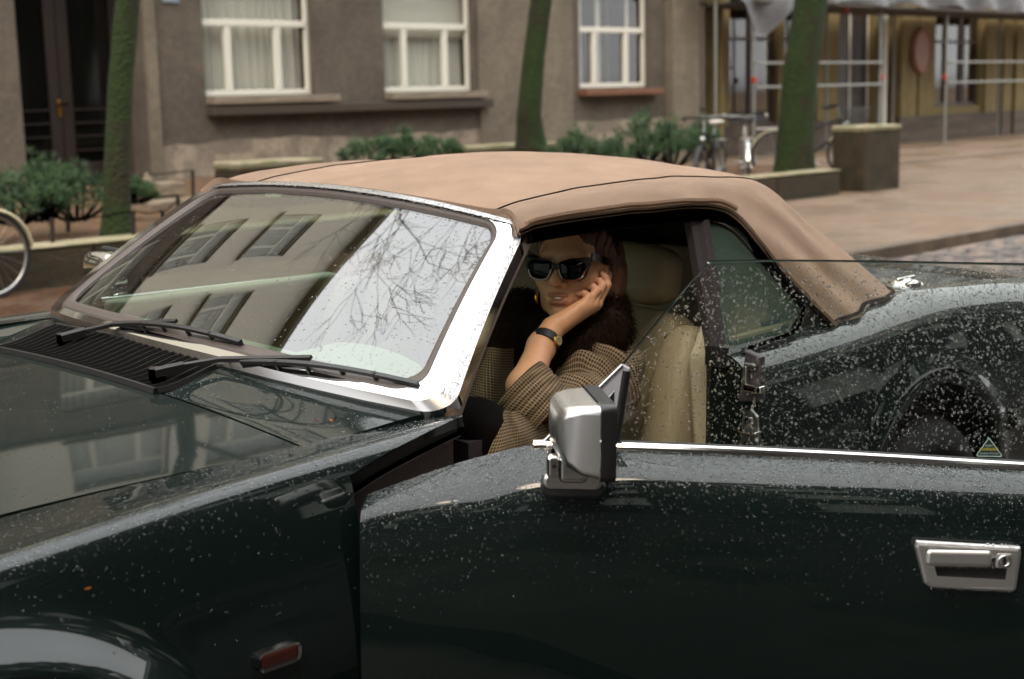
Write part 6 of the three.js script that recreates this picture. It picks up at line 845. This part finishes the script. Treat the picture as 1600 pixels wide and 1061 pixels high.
  const coat = part('coat', boxUV(nets(coatF, V(0.3, 0.35, -0.05), V(1.0, 1.12, 0.72), 0.012)), tweed, woman);
  // sleeve: shoulder, elbow, wide cuff turned towards the hand
  part('sleeve', tube([shoulder, Q(928, 606, 0.02), Q(898, 634, -0.05), Q(866, 648, -0.12), Q(840, 632, -0.152)], [[0, 0.082], [0.3, 0.075], [0.6, 0.066], [0.85, 0.06], [1, 0.06]], 56, 60, 0.015, 1, 2), tweed, coat);
  part('cuff', [tube([Q(853, 648, -0.165), Q(830, 628, -0.165), Q(807, 606, -0.158)], [[0, 0.07], [0.5, 0.074], [1, 0.077]], 56, 24, 0.003, 1, 5), tube([Q(834, 632, -0.165), Q(808, 607, -0.158)], [[0, 0.066], [1, 0.072]], 48, 8, 0.002, 1, 5)], tweed, coat);
  { const a = [Q(815, 640, -0.2), Q(846, 660, -0.2), Q(860, 690, -0.18), Q(868, 740, -0.16)], b = [Q(788, 640, -0.27), Q(774, 680, -0.31), Q(758, 720, -0.34), Q(738, 775, -0.36)], ca = new THREE.CatmullRomCurve3(a), cb = new THREE.CatmullRomCurve3(b); part('coat_skirt', sheet((u, v) => { const p = ca.getPoint(v).lerp(cb.getPoint(v), u), k = Math.sin(u * PI); return p.addScaledVector(toCam, 0.03 * k + 0.006 * Math.sin(u * 14 + v * 5)); }, 24, 24, { back: 0.004 }), tweed, coat);
    const l = [Q(735, 540, 0.02), Q(728, 590, 0.0), Q(735, 650, -0.03)], m = [Q(800, 545, 0.05), Q(802, 600, 0.03), Q(790, 660, 0.0)], cl = new THREE.CatmullRomCurve3(l), cm = new THREE.CatmullRomCurve3(m); part('lapel', sheet((u, v) => { const p = cl.getPoint(v).lerp(cm.getPoint(v), u); return p.addScaledVector(toCam, 0.03 * Math.sin(u * PI) + 0.008 * Math.sin(u * 11 + v * 4)); }, 20, 20, { back: 0.005 }), tweed, coat); }
  // ---- trousers: the knee raised by the door opening
  const knee = Q(742, 676, -0.25), trF = (p) => { const n = fbm(p.x * 12, p.y * 12, p.z * 12, 3); let d = cap(p, V(0.62, 0.55, 0.4), knee, 0.095, 0.072); d = smin(d, cap(p, knee, V(knee.x - 0.1, knee.y - 0.42, knee.z + 0.02), 0.06, 0.048), 0.03); d = smin(d, cap(p, V(0.6, 0.52, 0.25), V(0.22, 0.66, 0.3), 0.09, 0.065), 0.02); d = smin(d, cap(p, V(0.22, 0.66, 0.3), V(-0.05, 0.35, 0.32), 0.06, 0.045), 0.02); return d + 0.012 * (n - 0.5); };
  part('trousers', nets(trF, V(-0.2, 0.26, 0.1), V(0.78, 0.95, 0.85), 0.012), phys({ color: 0x0c0808, roughness: 0.95, specularIntensity: 0.2 }), woman);
  { const f0 = V(knee.x - 0.1, knee.y - 0.44, knee.z + 0.02); part('shoe', [cushion(0.09, 0.09, 0.24, 0.6).translate(f0.x - 0.07, f0.y - 0.02, f0.z), cushion(0.09, 0.09, 0.24, 0.6).translate(-0.12, 0.31, 0.32)], M.plastic, woman); }
  // ---- fur collar: thousands of hairs on a soft roll
  const roll = [Q(815, 480, 0.16), Q(795, 530, 0.12), Q(800, 575, 0.1), Q(830, 590, 0.11)], roll2 = [Q(900, 470, 0.17), Q(942, 478, 0.13), Q(952, 510, 0.09), Q(922, 536, 0.06), Q(890, 560, 0.06)];
  const rollF = (p) => { let d = 1; for (const r of [roll, roll2]) for (let i = 0; i < r.length - 1; i++) d = smin(d, cap(p, r[i], r[i + 1], 0.041, 0.041), 0.03); d = smin(d, cap(p, Q(850, 520, 0.1), Q(880, 545, 0.07), 0.045, 0.045), 0.04); return d; };
  const [flo, fhi] = bounds([...roll, ...roll2], 0.08), furBase = nets(rollF, flo, fhi, 0.011), fur = part('fur_collar', furBase, std({ color: 0x1d0f08, roughness: 1 }), woman);
  { seed(411); const p = furBase.attributes.position, n = furBase.attributes.normal, mats = [], blade = new THREE.ConeGeometry(0.0009, 0.026, 3, 1, true).translate(0, 0.011, 0), cols = []; for (let k = 0; k < 22000; k++) { const i = Math.floor(rnd(p.count)), o = V(p.getX(i), p.getY(i), p.getZ(i)).add(V(rnd(-0.006, 0.006), rnd(-0.006, 0.006), rnd(-0.006, 0.006))), d = V(n.getX(i), n.getY(i), n.getZ(i)).add(V(rnd(-0.4, 0.4), rnd(-1.8, -0.5), rnd(-0.4, 0.4))).normalize(), s = rnd(0.6, 1.3); mats.push(new THREE.Matrix4().compose(o, new THREE.Quaternion().setFromUnitVectors(V(0, 1, 0), d), V(1, s, 1))); const c = rnd(0.6, 1.3); cols.push(new THREE.Color().setRGB(0.022 * c, 0.012 * c, 0.0065 * c)); } instanced('fur_hairs', blade, phys({ color: 0xffffff, roughness: 0.9, specularIntensity: 0.15 }), mats, fur, cols); }
}

renderer.setSize(1024, 679);
renderer.render(scene, camera);
